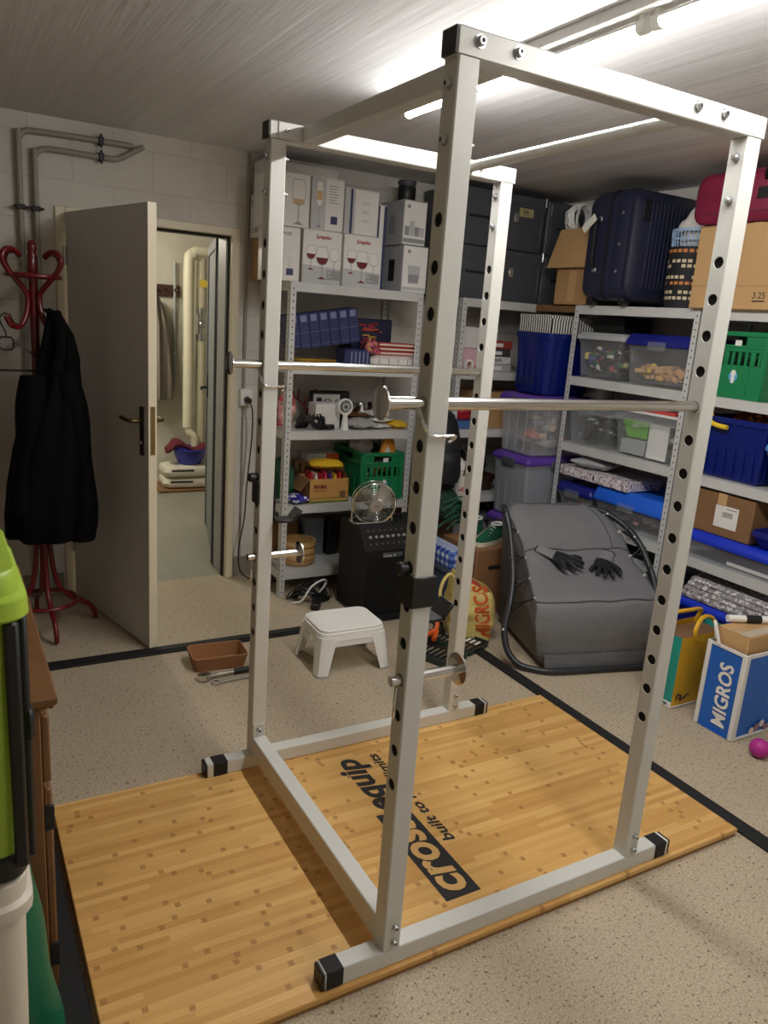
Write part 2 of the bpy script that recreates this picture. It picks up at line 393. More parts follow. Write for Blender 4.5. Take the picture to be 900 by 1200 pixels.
# the open room door leaf
ang = math.atan2(2.17 - 3.045, -.09 + .30)
d = thing('door_leaf', 'pale grey flush door standing open into the room, brass toned lever handle', 'door', (-.285, 3.035, .012), ang)
m_dleaf = mat('pale grey door laminate', (208, 208, 206), 0.42, var=0.02)
L = .905
M().box(.0, -.02, 0, L - .004, .02, 2.035, bev=.002).build('door_panel', m_dleaf, d)
M().box(L - .004, -.02, 0, L, .02, 2.035).build('edge_band', m_cream, d)
m_bronze = mat('dark bronze', (92, 72, 46), 0.35, 0.8); m_dark = mat('dark brown fitting', (34, 28, 24), 0.4)
for sgn in (-1, 1):
    h = M(); h.box(L - .075, sgn * .02 if sgn > 0 else -.029, .94, L - .04, .029 if sgn > 0 else -.02, 1.165, bev=.004)
    h.build('handle_plate', m_dark, d)
    h = M(); h.tube(spline([(L - .057, sgn * .029, 1.10), (L - .057, sgn * .07, 1.10), (L - .075, sgn * .078, 1.10), (L - .17, sgn * .072, 1.103)], 5), .0095, 10); h.build('door_handle', m_bronze, d)
    M().cyl((L - .057, sgn * .028, 1.0), (L - .057, sgn * .036, 1.0), .009).build('keyhole', m_zinc, d)
M().box(L, -.011, .95, L + .002, .011, 1.17).build('lock_plate', mat('brushed brass', (150, 128, 84), 0.35, 0.9), d)
for z in (.25, 1.78):
    M().cyl((0, -.026, z), (0, -.026, z + .09), .008).build('hinge', m_zinc, d)
# corridor fittings
m_pipe = mat('cream pipe lagging', (222, 216, 192), 0.45)
p = thing('insulated_pipe', 'thick cream lagged pipe with elbow at top, on corridor wall', 'pipe', (1.04, 5.62, 0))
M().tube(spline([(0, 0, .55), (0, 0, 1.2), (0, 0, 1.98), (.03, 0, 2.06), (.11, 0, 2.10), (.5, 0, 2.10), (1.2, 0, 2.10)], 6), .047, 16).build('lagging', m_pipe, p)
M().tube(spline([(0, 0, .57), (.02, -.01, .50), (.06, -.02, .44), (.07, -.02, .25), (.07, -.02, 0)], 5), .038, 14).build('lower_section', m_pipe, p)
M().lathe([(.049, 0), (.050, .02), (.049, .04)], (0, 0, 1.15), 16).build('joint_band', m_cream, p)
p = thing('insulated_pipe', 'cream lagged pipe with shutoff valve, behind the elbowed pipe', 'pipe', (1.165, 5.67, 0))
q = M(); q.lathe([(.043, 0), (.043, 1.36)], (0, 0, 0), 16); q.lathe([(.043, 1.60), (.043, 2.04)], (0, 0, 0), 16); q.build('lagging', m_pipe, p)
q = M(); q.lathe([(.026, 1.36), (.026, 1.6)], (0, 0, 0), 12); q.lathe([(.046, 1.33), (.046, 1.39)], (0, 0, 0), 16); q.lathe([(.046, 1.57), (.046, 1.62)], (0, 0, 0), 16); q.sph((0, -.02, 1.48), .036, 8); q.build('valve', m_zinc, p)
q = M(); q.cyl((.0, -.05, 1.83), (.0, -.075, 1.83), .036, 20); q.build('gauge', mat('yellow enamel', (224, 196, 80), 0.4), p)
p = thing('conduit_pipe', 'thin grey conduit running down corridor wall left of the lagged pipes', 'pipe', (.955, 5.77, 0))
M().tube([(0, 0, .9), (0, 0, 2.0)], .012, 10).build('tube', m_greyl, p)
for z in (1.2, 1.75): M().box(-.016, -.014, z, .016, .03, z + .015).build('clamp', m_zinc, p)
p = thing('coat_hook_rail', 'dark wooden hook rail fixed on the corridor wall', 'hook rail', (.5, 5.79, 1.70))
M().box(0, -.02, 0, .50, .005, .10, bev=.004).build('board', mat('dark brown board', (70, 44, 36), 0.5), p)
for i in range(6):
    M().tube(spline([(.05 + i * .08, -.02, .06), (.05 + i * .08, -.05, .05), (.05 + i * .08, -.06, .07)], 4), .006, 8).build('hook', m_black, p)
# jacket hanging from that rail
m_jack = stripes_mat('grey brown striped cloth', (92, 84, 76), (128, 118, 106), .05, 0)
j = M(); rings = []
for i, (z, wd, dp) in enumerate([(1.70, .05, .03), (1.62, .11, .05), (1.45, .16, .07), (1.2, .20, .08), (.98, .23, .09), (.82, .24, .09), (.80, .23, .085)]):
    rings.append([(.755 + .02 * (i > 1) + (wd + .018 * sin(5 * a + i)) * cos(a) * .62, 5.68 + (dp + .02 * sin(7 * a)) * sin(a), z) for a in [2 * pi * q / 28 for q in range(28)]])
j.loft(rings)
jk = thing('jacket', 'grey brown striped jacket hanging from the corridor hook rail', 'jacket', (.755, 5.68, .8))
j.v = [(x - .755, y - 5.68, z - .8) for x, y, z in j.v]; j.build('jacket_body', m_jack, jk)
s_ = M(); s_.loft([[(-.09 + .02 * cos(a) + .5 * (z - .85) * 0 - .05 * (1 - t), -.08 + .035 * sin(a) + 0, z) if False else ((-.07 - .06 * t) + (.035 + .02 * t) * cos(a), -.075 + .03 * sin(a), .82 - .75 * t) for a in [2 * pi * q / 14 for q in range(14)]] for t in [0, .2, .4, .6, .8, 1.0] for z in [0]])
s_.build('sleeve', mat('grey knit', (96, 88, 82), 0.9, bump=0.4, bscale=80), jk)
# sacks and tub
m_sack = mat('white woven sack', (216, 210, 196), 0.6, var=0.05, vscale=8, bump=0.3, bscale=25, bdist=0.01)
for i, (z, lab) in enumerate(((0.02, 'white filled sack lying lowest on the corridor floor'), (.125, 'white filled sack with dark print under the blue tub'))):
    t = thing('sack', lab, 'sack', (1.14, 5.55, z), radians(-4 + 3 * i), 'white sacks in the corridor')
    q = M(); rings = []
    for zz, ins in ((0, .04), (.015, .012), (.05, 0), (.085, .012), (.10, .05)): rings.append(rrect(-.36 + ins, -.17 + ins, .36 - ins, .17 - ins, .06, zz))
    q.loft(rings); q.build('sack_body', m_sack, t)
    q = M(); q.box(.02, -.172, .03, .30, -.17, .075); q.box(-.30, -.172, .06, -.10, -.17, .075); q.build('printed_band', m_ink, t)
cb = M(); cb.box(.72, 5.36, 0, 1.56, 5.75, .02, bev=.003); tag(cb.build('pallet_sheet', m_cardd), 'thin brown board under the white sacks in the corridor', 'board')
t = thing('wash_tub', 'round blue plastic tub standing on the sacks', 'tub', (1.04, 5.55, .228))
M().lathe([(.10, 0), (.13, .06), (.15, .13), (.165, .135), (.165, .145), (.145, .145), (.12, .06), (.09, .012), (.001, .012)], n=28).build('tub_body', mat('violet blue plastic', (50, 56, 160), 0.35), t)
c = M(); rings = []
for i in range(14):
    u = i / 13; cx = 1.04 - .22 + .40 * u; cz = .39 + .035 * sin(u * 7) - .03 * (u < .15)
    rings.append([(cx, 5.52 + (.07 + .03 * sin(4 * u)) * cos(a), cz + (.032 + .012 * sin(9 * u)) * sin(a)) for a in [2 * pi * q / 14 for q in range(14)]])
c.loft(rings); tag(c.build('cleaning_cloth', mat('burgundy cloth', (96, 28, 44), 0.9, bump=0.4, bscale=40)), 'crumpled burgundy cloth lying over the blue tub', 'cloth')

# ---------------------------------------------------------------- lamps
m_tube = emit('fluorescent tube glow', (255, 252, 247), TUBE)
def batten(label, x, y0, y1, z, parts, glow):
    t = thing('ceiling_light', label, 'light', (x, y0, z))
    L = y1 - y0
    b = M(); b.box(-.035, 0, -.035, .035, L, 0, bev=.004); b.build('housing', m_whitep, t)
    n = parts; seg = L / n
    for i in range(n):
        a, e = i * seg, (i + 1) * seg
        q = M(); K = 20; A0 = radians(-90 - 100); A1 = radians(-90 + 100)
        arc = [A0 + (A1 - A0) * k / K for k in range(K + 1)]; up_ = [A1 + (2 * pi - (A1 - A0)) * k / 8 for k in range(9)]
        for aa, mi in ((arc, 0), (up_, 1)): q.loft([[(.017 * cos(v), yy, -.063 + .017 * sin(v)) for v in aa] for yy in (a + .035, e - .035)], mi, cap=False, ring_closed=False)
        q.build('tube', [glow, m_white], t)
        for yy in (a + .015, e - .035):
            q = M(); q.box(-.013, yy, -.08, .013, yy + .02, -.03, bev=.004); q.cyl((0, yy - .004, -.063), (0, yy + .024, -.063), .0185, 12); q.build('lamp_holder', m_white, t)
batten('white batten light with two fluorescent tubes on the ceiling', .755, -.98, 1.52, H, 2, m_tube)
batten('added white batten light with one dim tube, unseen behind the camera, as fill', .755, -2.75, -1.25, H, 1, emit('added fill tube glow', (255, 252, 247), TUBE * .4))  # added fill lamp out of view, brightens faces turned toward the camera
batten('fluorescent batten light on the corridor ceiling, left of the doorway', -.1, 4.2, 5.4, CH, 1, emit('corridor tube glow', (255, 247, 228), TUBE * 1.5))
# surface pipes on the door wall
m_cond = mat('grey painted steel conduit', (150, 146, 136), 0.45)
YP = YB - .028
p = thing('conduit_pipe', 'grey conduit running up the wall, the higher of two bends', 'pipe', (0, 0, 0))
M().tube(spline([(-.505, YP, 0.02), (-.505, YP, 1.2), (-.505, YP, 2.30), (-.50, YP, 2.36), (-.475, YP, 2.392), (-.42, YP, 2.40), (-.2, YP, 2.405), (-.05, YP, 2.405), (.01, YP, 2.405), (.025, YP + .01, 2.405), (.03, YB - .002, 2.405)], 6), .014, 12).build('tube', m_cond, p)
for (x, z, v) in ((-.125, 2.405, 1), (-.505, 2.045, 0), (-.505, .6, 0)):
    q = M()
    if v: q.box(x - .012, YP - .02, z - .02, x + .012, YB, z + .02, bev=.003); q.cyl((x, YP - .012, z + .02), (x, YP - .012, z + .032), .006); q.cyl((x, YP - .012, z - .032), (x, YP - .012, z - .02), .006)
    else: q.box(x - .02, YP - .02, z - .012, x + .02, YB, z + .012, bev=.003); q.cyl((x + .02, YP - .012, z), (x + .034, YP - .012, z), .006); q.cyl((x - .034, YP - .012, z), (x - .02, YP - .012, z), .006)
    q.build('clamp', m_black, p)
p = thing('conduit_pipe', 'grey conduit running up the wall, the lower of two bends', 'pipe', (0, 0, 0))
M().tube(spline([(-.435, YP, 0.02), (-.435, YP, 1.2), (-.435, YP, 2.23), (-.43, YP, 2.29), (-.40, YP, 2.322), (-.35, YP, 2.33), (-.2, YP, 2.33), (-.10, YP, 2.33), (-.04, YP, 2.335), (.02, YP, 2.37), (.085, YP, 2.41)], 6), .014, 12).build('tube', m_cond, p)
for (x, z, v) in ((-.125, 2.33, 1), (-.435, 2.045, 0), (-.435, .6, 0)):
    q = M()
    if v: q.box(x - .012, YP - .02, z - .02, x + .012, YB, z + .02, bev=.003); q.cyl((x, YP - .012, z + .02), (x, YP - .012, z + .032), .006); q.cyl((x, YP - .012, z - .032), (x, YP - .012, z - .02), .006)
    else: q.box(x - .02, YP - .02, z - .012, x + .02, YB, z + .012, bev=.003); q.cyl((x + .02, YP - .012, z), (x + .034, YP - .012, z), .006); q.cyl((x - .034, YP - .012, z), (x - .02, YP - .012, z), .006)
    q.build('clamp', m_black, p)
# socket, its conduit and the black cable
p = thing('wall_socket', 'white surface socket with conduit above, right of the doorway', 'socket', (.675, YB, 1.13))
M().box(-.038, -.042, -.05, .038, 0, .05, bev=.006).build('socket_box', m_white, p)
M().cyl((.0, -.043, -.012), (.0, -.044, -.012), .022, 20).build('socket_insert', m_greyl, p)
M().tube([(-.012, -.012, .05), (-.012, -.012, 1.345)], .009, 8).build('conduit', m_cond, p)
M().tube([(-.012, -.012, -.05), (-.010, -.012, -1.0)], .006, 8).build('lower_conduit', m_cond, p)
c = thing('power_cable', 'black power cable plugged in the wall socket, hanging to floor', 'cable', (.675, YB, 0))
M().cyl((.0, -.045, 1.118), (0, -.085, 1.115), .017, 14).build('plug', m_black, c)
M().tube(spline([(0, -.08, 1.115), (.015, -.10, 1.06), (.02, -.09, .9), (.0, -.08, .6), (-.01, -.08, .4), (-.045, -.09, .2), (-.03, -.1, .06), (.05, -.13, .008), (.12, -.16, .008), (.2, -.2, .008)], 8), .0045, 8).build('cord', m_black, c)

# ---------------------------------------------------------------- platform
pl = thing('lifting_platform', 'bamboo lifting platform with black lettering under the power rack', 'platform', (0, 0, 0))
M().box(-.66, -.012, .012, 1.40, 1.022, .03, bev=.003).build('bamboo_board', bamboo_mat(), pl)
M().box(-.655, -.007, 0, 1.395, 1.017, .012).build('underlay', mat('brown board core', (150, 112, 64), 0.8), pl)
t = M()
t.add([(.285, .125, .0304), (.407, .125, .0304), (.407, .525, .0304), (.30, .55, .0304), (.285, .55, .0304)], [(0, 1, 2, 3, 4)], 0)
k = t.mark(); t.text('cross', (.386, .148, .031), (0, 1, 0), (-1, 0, 0), 1, width=.365, height=.085, shear=.18, bold=.028)
t.text('equip', (.412, .565, .0304), (0, 1, 0), (-1, 0, 0), 0, width=.325, height=.13, shear=.18, bold=.034)
t.text('built to new limits', (.468, .345, .0304), (0, 1, 0), (-1, 0, 0), 0, width=.54, height=.042, shear=.15, bold=.025)
t.prism([(0, 0), (.035, -.004), (.015, -.012), (.045, -.02), (.01, -.014), (.026, -.006)], (.70, .695, .0304), (0, 1, 0), (-1, 0, 0), .0004, 0)
t.build('lettering', [m_ink, mat('bare bamboo print', (214, 170, 106), 0.4)], pl, recalc=False)
# ---------------------------------------------------------------- power rack
D, W, UX, UY = .8583, .9744, .0506, .0514
Z0 = .0300; ZR = .0811; ZT = 2.1311; ZTT = 2.1824
HZ = [.551 + .0919 * k for k in range(15)]
rack = thing('power_rack', 'tall pale grey steel power rack standing on the bamboo platform', 'power rack', (0, 0, Z0))
def bolt(parent, p, nrm, r=.0095, stud=0.0):
    p = Vector(p); nrm = Vector(nrm); q = M()
    q.cyl(p, p + nrm * .0022, r * 1.35, 18); q.tube([p + nrm * .0022, p + nrm * .008, p + nrm * .0105], [r, r, r * .75], 14)
    q.cyl(p + nrm * .0105, p + nrm * .0107, r * .5, 6, 1)
    if stud: q.cyl(p, p + nrm * stud, r * .55, 10)
    return q.build('bolt', [m_zinc, m_hole], parent)
def upright(x, y):
    q = M(); c = .003; z0, z1 = ZR - Z0, ZT - Z0; hs = [h - Z0 for h in HZ]; hr = .0148
    x0, x1, y0, y1 = x, x + UX, y, y + UY
    yc = (y0 + y1) / 2; n = 16
    for xx, sg in ((x0, 1), (x1, -1)):
        ya, yb = y0 + c, y1 - c
        cuts = [z0] + [hs[0] - .046] + [h + .046 for h in hs] + [z1]
        q.add([(xx, ya, cuts[0]), (xx, yb, cuts[0]), (xx, yb, cuts[1]), (xx, ya, cuts[1])], [(0, 1, 2, 3)])
        q.add([(xx, ya, cuts[-2]), (xx, yb, cuts[-2]), (xx, yb, cuts[-1]), (xx, ya, cuts[-1])], [(0, 1, 2, 3)])
        for i, h in enumerate(hs):
            za, zb = cuts[i + 1], cuts[i + 2]; o = []; ci = []; ins = []
            for k in range(n):
                a = 2 * pi * (k + .5) / n; cy, cz = cos(a), sin(a)
                ci.append((xx, yc + hr * cy, h + hr * cz)); ins.append((xx + sg * .003, yc + hr * cy, h + hr * cz))
                m = max(abs(cy), abs(cz)); o.append((xx, yc + (yb - ya) / 2 * cy / m, (za + zb) / 2 + (zb - za) / 2 * cz / m))
            cor = {}
            fs = [(k, (k + 1) % n, n + (k + 1) % n, n + k) for k in range(n)] + [(n + k, n + (k + 1) % n, 2 * n + (k + 1) % n, 2 * n + k) for k in range(n)]
            vs = o + ci + ins
            for k in range(n):
                p1, p2 = o[k], o[(k + 1) % n]
                if abs(p1[1] - p2[1]) > 1e-6 and abs(p1[2] - p2[2]) > 1e-6:
                    cn = (xx, p1[1] if abs(abs(p1[1] - yc) - (yb - ya) / 2) < 1e-6 else p2[1], p1[2] if abs(abs(p1[2] - (za + zb) / 2) - (zb - za) / 2) < 1e-6 else p2[2])
                    vs.append(cn); fs.append((k, (k + 1) % n, len(vs) - 1))
            q.add(vs, fs)
    for yy in (y0, y1): q.add([(x0 + c, yy, z0), (x1 - c, yy, z0), (x1 - c, yy, z1), (x0 + c, yy, z1)], [(0, 1, 2, 3)])
    for (xa, ya, xb, yb) in ((x0 + c, y0, x0, y0 + c), (x1 - c, y0, x1, y0 + c), (x0 + c, y1, x0, y1 - c), (x1 - c, y1, x1, y1 - c)):
        q.add([(xa, ya, z0), (xb, yb, z0), (xb, yb, z1), (xa, ya, z1)], [(0, 1, 2, 3)])
    e = .0045; q.box(x0 + e, y0 + e, z0, x1 - e, y1 - e, z1, 1)
    return q.build('upright', [m_rack, mat('dark bare tube inside', (14, 14, 15), 0.9)], rack, recalc=False)
for x in (0, D):
    for y in (0, W): upright(x, y)
zz = lambda z: z - Z0
for y in (0, W):
    q = M(); q.box(-.160, y, 0, D + UX + .148, y + UY, ZR - Z0, bev=.003); q.build('base_rail', m_rack, rack)
    q = M(); q.box(-.004, y, ZT - Z0, D + UX + .010, y + UY, ZTT - Z0, bev=.003); q.build('top_rail', m_rack, rack)
    q = M(); q.box(-.010, y + .001, zz(ZT) + .001, -.0035, y + UY - .001, zz(ZTT) - .001, bev=.002); q.build('end_cap', m_black, rack)
    q = M(); q.box(-.168, y + .0005, .0005, -.159, y + UY - .0005, ZR - Z0 - .0005, bev=.003); q.build('end_cap', m_black, rack)
    q = M(); q.box(D + UX + .147, y + .0005, .0005, D + UX + .156, y + UY - .0005, ZR - Z0 - .0005, bev=.003); q.build('end_cap', m_black, rack)
    a0, a1 = ((-.158, -.108) if y == 0 else (-.140, -.085))
    q = M(); q.box(a0, y - .0012, -.0000, a1, y + UY + .0012, ZR - Z0 + .0012, bev=.003); q.build('tape_band', m_tape, rack)
    q = M(); q.box(D + UX + .085, y - .0012, -.0000, D + UX + .138, y + UY + .0012, ZR - Z0 + .0012, bev=.003); q.build('tape_band', m_tape, rack)
q = M(); q.box(.001, UY, zz(.0825), UX, W, zz(.155), bev=.003); q.build('lower_crossbar', m_rack, rack)
q = M(); q.box(.100, UY + .003, zz(2.1325), .150, W - .003, zz(2.180), bev=.003); q.build('top_crossbar', m_rack, rack)
for ya, yb in ((UY, UY + .004), (W - .004, W)):
    q = M(); q.box(.022, ya, zz(2.1335), .165, yb, zz(2.180), bev=.001); q.build('joining_plate', m_rack, rack)
q = M(); q.cyl((.712, UY + .003, zz(2.157)), (.712, W - .003, zz(2.157)), .0165, 20); q.build('pull_up_bar', m_rack, rack)
for ya, yb in ((UY, UY + .004), (W - .004, W)):
    q = M(); q.box(.645, ya, zz(2.1335), .78, yb, zz(2.180), bev=.001); q.build('joining_plate', m_rack, rack)
for x in (.046, .139, .665, .758):
    bolt(rack, (x, 0, zz(2.162)), (0, -1, 0)); bolt(rack, (x + .004, W, zz(2.158)), (0, -1, 0), .006)
for y in (0, W):
    for z in (2.085, 1.985):
        bolt(rack, (0, y + .0257, zz(z)), (-1, 0, 0), .0085); bolt(rack, (D, y + .0257, zz(z)), (-1, 0, 0), .0085, .016)
        bolt(rack, (UX, y + .0257, zz(z)), (1, 0, 0), .008, .018)
for y in (0, W):
    for x in (0, D):
        if y == W and x == 0: continue
        for z in (.148, .103): bolt(rack, (x + .030, y, zz(z)), (0, -1, 0), .0075)
q = M(); q.box(.004, W - .004, zz(.150), .046, W, zz(.205), bev=.001); q.build('joining_plate', m_rack, rack)
bolt(rack, (.025, W - .004, zz(.182)), (0, -1, 0), .009)
# floor safety bars through the holes
def safety_bar(y, label):
    z = HZ[10]; t = thing('safety_bar', label, 'safety bar', (0, y, z))
    M().cyl((-.100, 0, 0), (.916, 0, 0), .0138, 20).build('bar', m_chrome, t)
    q = M(); q.tube([(-.104, 0, 0), (-.1035, 0, 0), (-.100, 0, 0), (-.0995, 0, 0)], [.034, .036, .036, .034], 32); q.build('end_disc', m_chrome, t)
    q = M(); q.tube(spline([(-.012, -.006, -.012), (-.008, -.020, -.035), (-.002, -.031, -.058), (.012, -.0335, -.066), (.05, -.0335, -.066), (.070, -.031, -.066), (.078, -.015, -.075), (.068, -.002 - .03, -.09) if False else (.072, -.006, -.083)], 5), .0036, 8); q.build('hitch_pin', m_chrome, t)
safety_bar(.0257, 'chrome safety bar on the rack side nearest the camera')
safety_bar(W + .0257, 'chrome safety bar on the rack side beside the shelves')
def weight_peg(y, label):
    z = HZ[3]; t = thing('weight_peg', label, 'weight peg', (0, y, z))
    M().cyl((-.026, 0, 0), (.164, 0, 0), .0128, 18).build('bar', m_chrome, t)
    M().tube([(.160, 0, 0), (.1605, 0, 0), (.1645, 0, 0), (.165, 0, 0)], [.038, .040, .040, .038], 32).build('end_disc', m_chrome, t)
    q = M(); q.tube(spline([(-.010, -.004, -.018), (-.016, -.012, -.03), (-.02, -.018, -.055), (-.014, -.01, -.09), (-.006, .004, -.09), (-.006, .008, -.05)], 5), .003, 8); q.build('hitch_pin', m_chrome, t)
weight_peg(.0257, 'short chrome peg low on the front left upright, disc facing right')
weight_peg(W + .0257, 'short chrome peg on the rear left upright, beside the straw basket')
def barbell_hook(y, sy, label):
    t = thing('barbell_hook', label, 'hook', (UX / 2, y + UY / 2, 1.05)); e = .0005
    hx, hy = UX / 2 + e, UY / 2 + e; q = M()
    q.box(-hx - .006, -hy - .006, -.036, hx + .006, -hy, .036, bev=.002) if sy > 0 else q.box(-hx - .006, hy, -.036, hx + .006, hy + .006, .036, bev=.002)
    q.box(-hx - .006, -hy, -.036, -hx, hy, .036); q.box(hx, -hy, -.036, hx + .006, hy, .036); q.build('sleeve', m_black, t)
    q = M(); q.tube([(-hx, 0, .052), (-hx - .008, 0, .052), (-hx - .01, 0, .052), (-hx - .026, 0, .052), (-hx - .03, 0, .052)], [.011, .011, .0155, .0155, .012], 16); q.build('pull_pin', m_black, t)
    ya, yb = (.005, .062) if sy > 0 else (-.062, -.005)
    q = M(); q.box(hx + .006, ya, -.095, hx + .066, yb, -.085, bev=.002)
    q.box(hx, ya, -.095, hx + .006, min(yb, hy), -.03) if sy > 0 else q.box(hx, max(ya, -hy), -.095, hx + .006, yb, -.03)
    k = q.mark(); q.box(0, ya, 0, .048, yb, .010, bev=.002); q.xf(k, Matrix.Translation((hx + .062, 0, -.095)) @ Matrix.Rotation(radians(-52), 4, 'Y'))
    q.build('cradle', m_black, t)
barbell_hook(0, 1, 'black barbell hook sleeved round the front left rack upright')
barbell_hook(W, -1, 'black barbell hook sleeved round the rear left rack upright')
# ---------------------------------------------------------------- shelving
def shelf_unit(label, x0, y0, wd, dp, levels, rz=0.0, front='-y'):
    t = thing('shelving_unit', label, 'shelving', (x0, y0, 0), rz, 'grey steel shelving units')
    top = max(levels) - .001; a = .036; th = .002
    for (cx, sx) in ((0, 1), (wd, -1)):
        for (cy, sy) in ((0, 1), (dp, -1)):
            q = M(); xa, xb = sorted((cx, cx + sx * a)); ya, yb = sorted((cy, cy + sy * th)); q.box(xa, ya, 0, xb, yb, top)
            xa2, xb2 = sorted((cx, cx + sx * th)); ya2, yb2 = sorted((cy, cy + sy * a)); q.box(xa2, ya2, 0, xb2, yb2, top)
            n = int(top / .034)
            for i in range(n):
                z = .03 + i * .034; xm = cx + sx * a * .55; ym = cy + sy * a * .55
                for yy in (ya - .0004, yb + .0004): q.add([(xm + .0045 * cos(u), yy, z + .0045 * sin(u)) for u in [2 * pi * k / 8 for k in range(8)]], [tuple(range(8))], 1)
                for xx in (xa2 - .0004, xb2 + .0004): q.add([(xx, ym + .0045 * cos(u), z + .0045 * sin(u)) for u in [2 * pi * k / 8 for k in range(8)]], [tuple(range(8))], 1)
            q.build('upright', [m_shelf, m_hole], t, recalc=False)
    for z in levels:
        q = M(); e = .0025; lip = .05
        q.box(e, e, z - .003, wd - e, dp - e, z)
        q.box(e + .0005, e + .0005, z - lip, wd - e, e + .002, z - .003); q.box(e, dp - e - .002, z - lip, wd - e, dp - e, z - .003)
        q.box(e, e + .002, z - lip, e + .002, dp - e - .002, z - .003); q.box(wd - e - .002, e + .002, z - lip, wd - e, dp - e - .002, z - .003)
        q.box(e, e + .002, z - lip, wd - e, e + .014, z - lip + .002)
        q.build('shelf', m_shelf, t)
    return t
LV = (1.80, 1.36, .99, .555, .155)
LV3 = (1.80, 1.385, .985, .56, .155)
shelf_unit('grey steel shelving beside the doorway with wine glass cartons on top', .76, 2.62, .845, .42, LV)
shelf_unit('grey steel shelving in the far corner under the dark grey crates', 1.885, 2.62, .945, .42, LV)
shelf_unit('grey steel shelving under the navy suitcase along the right wall', 2.42, 2.215, .90, .43, LV3, -pi / 2)
shelf_unit('grey steel shelving along the right wall under the burgundy suitcase', 2.42, 1.295, .96, .43, LV3, -pi / 2)
# (the two right-wall units are turned a quarter: their local x runs towards the camera)

# ---------------------------------------------------------------- generic containers
def carton(name, label, x0, y0, z0, x1, y1, z1, m=None, group=None, rz=0.0, tape=True, cat='box', slot=False):
    cx, cy = (x0 + x1) / 2, (y0 + y1) / 2; a, b, h = (x1 - x0) / 2, (y1 - y0) / 2, z1 - z0
    t = thing(name, label, cat, (cx, cy, z0), rz, group); m = m or m_card
    q = M(); q.box(-a, -b, 0, a, b, h - .003, bev=.003)
    g = .0012
    q.box(-a + .001, -b + .001, h - .003, a - .001, -g, h, bev=.001); q.box(-a + .001, g, h - .003, a - .001, b - .001, h, bev=.001)
    q.build('carton_body', m, t)
    if tape:
        q = M(); q.box(-a - .0005, -.025, h, a + .0005, .025, h + .0006); q.box(-a - .0008, -.025, h - .06, -a, .025, h + .0006); q.box(a, -.025, h - .06, a + .0008, .025, h + .0006)
        q.build('tape', m_parcel, t)
    return t
def tub_bin(name, label, x0, y0, z0, x1, y1, z1, body, lid=None, latch=None, group=None, taper=.02, lidh=.035, ribs=0, r=.025, cat='storage box', rz=0.0):
    cx, cy = (x0 + x1) / 2, (y0 + y1) / 2; a, b = (x1 - x0) / 2, (y1 - y0) / 2; h = z1 - z0
    t = thing(name, label, cat, (cx, cy, z0), rz, group); hb = h - (lidh if lid else 0)
    q = M(); th = .003; rings = []
    def ring(ins, z): return rrect(-a + ins, -b + ins, a - ins, b - ins, max(.004, r - ins * .4), z)
    e = .012
    rings = [ring(taper + e + .01, 0), ring(taper + e, .008), ring(e, hb - .03), ring(0.004, hb - .028), ring(0.004, hb), ring(.004 + th, hb), ring(e + th, hb - .03), ring(taper + e + th, .01 + th)]
    q.loft(rings)
    if ribs:
        for i in range(ribs):
            fx = -a + e + (2 * a - 2 * e) * (i + 1) / (ribs + 1); fy = -b + e + (2 * b - 2 * e) * (i + 1) / (ribs + 1)
            for yy in (-b + taper * .5 + .008, b - taper * .5 - .008): q.box(fx - .004, min(yy, yy * .985), .02, fx + .004, max(yy, yy * .985) + .002, hb - .03)
            for xx in (-a + taper * .5 + .008, a - taper * .5 - .008): q.box(min(xx, xx * .985), fy - .004, .02, max(xx, xx * .985) + .002, fy + .004, hb - .03)
    q.build('box_body', body, t)
    if lid:
        q = M(); q.loft([ring(-.004, hb - .012), ring(-.006, hb + .002), ring(-.004, hb + .01), ring(.012, h - .006), ring(.02, h), ring(.05, h), ring(.055, h - .006), ring(.2 * min(a, b), h - .006)]); q.build('lid', lid, t)
    if latch:
        for xx, sg in ((-a - .006, -1), (a + .006, 1)):
            q = M(); xa, xb = sorted((xx, xx + sg * .008)); q.box(xa, -.06, hb - .035, xb, .06, hb + .012, bev=.003); q.build('latch', latch, t)
        for yy, sg in ((-b - .006, -1), (b + .006, 1)):
            q = M(); ya, yb = sorted((yy, yy + sg * .008)); q.box(-.06, ya, hb - .035, .06, yb, hb + .012, bev=.003); q.build('latch', latch, t)
    return t
def jumble(name, label, cat, seed, x0, y0, z0, x1, y1, z1, cols, n, smin=.015, smax=.05, flat=False):
    R = random.Random(seed); q = M(); ms = [mat('toy %s' % (c,), c, 0.45) for c in cols]
    for i in range(n):
        s = R.uniform(smin, smax); e = s * .7
        c = Vector((R.uniform(x0 + e, x1 - e), R.uniform(y0 + e, y1 - e), z0 + e + (max(0, z1 - z0 - 2 * e)) * R.random() ** 1.2))
        T = Matrix.Translation(c) @ Matrix.Rotation(R.uniform(0, 6), 4, 'Z') @ Matrix.Rotation(R.uniform(-.7, .7), 4, 'X')
        mi = R.randrange(len(ms)); k = R.random()
        if k < .45: q.box(-s * .7, -s * .45, -s * .3, s * .7, s * .45, s * .3, mi, bev=s * .1, T=T)
        elif k < .65: q.tube([(-s * .7, 0, 0), (s * .7, 0, 0)], s * .25, 8, mi, T=T)
        elif k < .8: q.tube(circ((0, 0, 0), s * .5, 10), s * .14, 6, mi, closed=True, T=T)
        else: q.sph((0, 0, 0), (s * .55, s * .4, s * .35), 6, mi, T=T)
    o = q.build(name, ms); return tag(o, label, cat, kind='stuff')
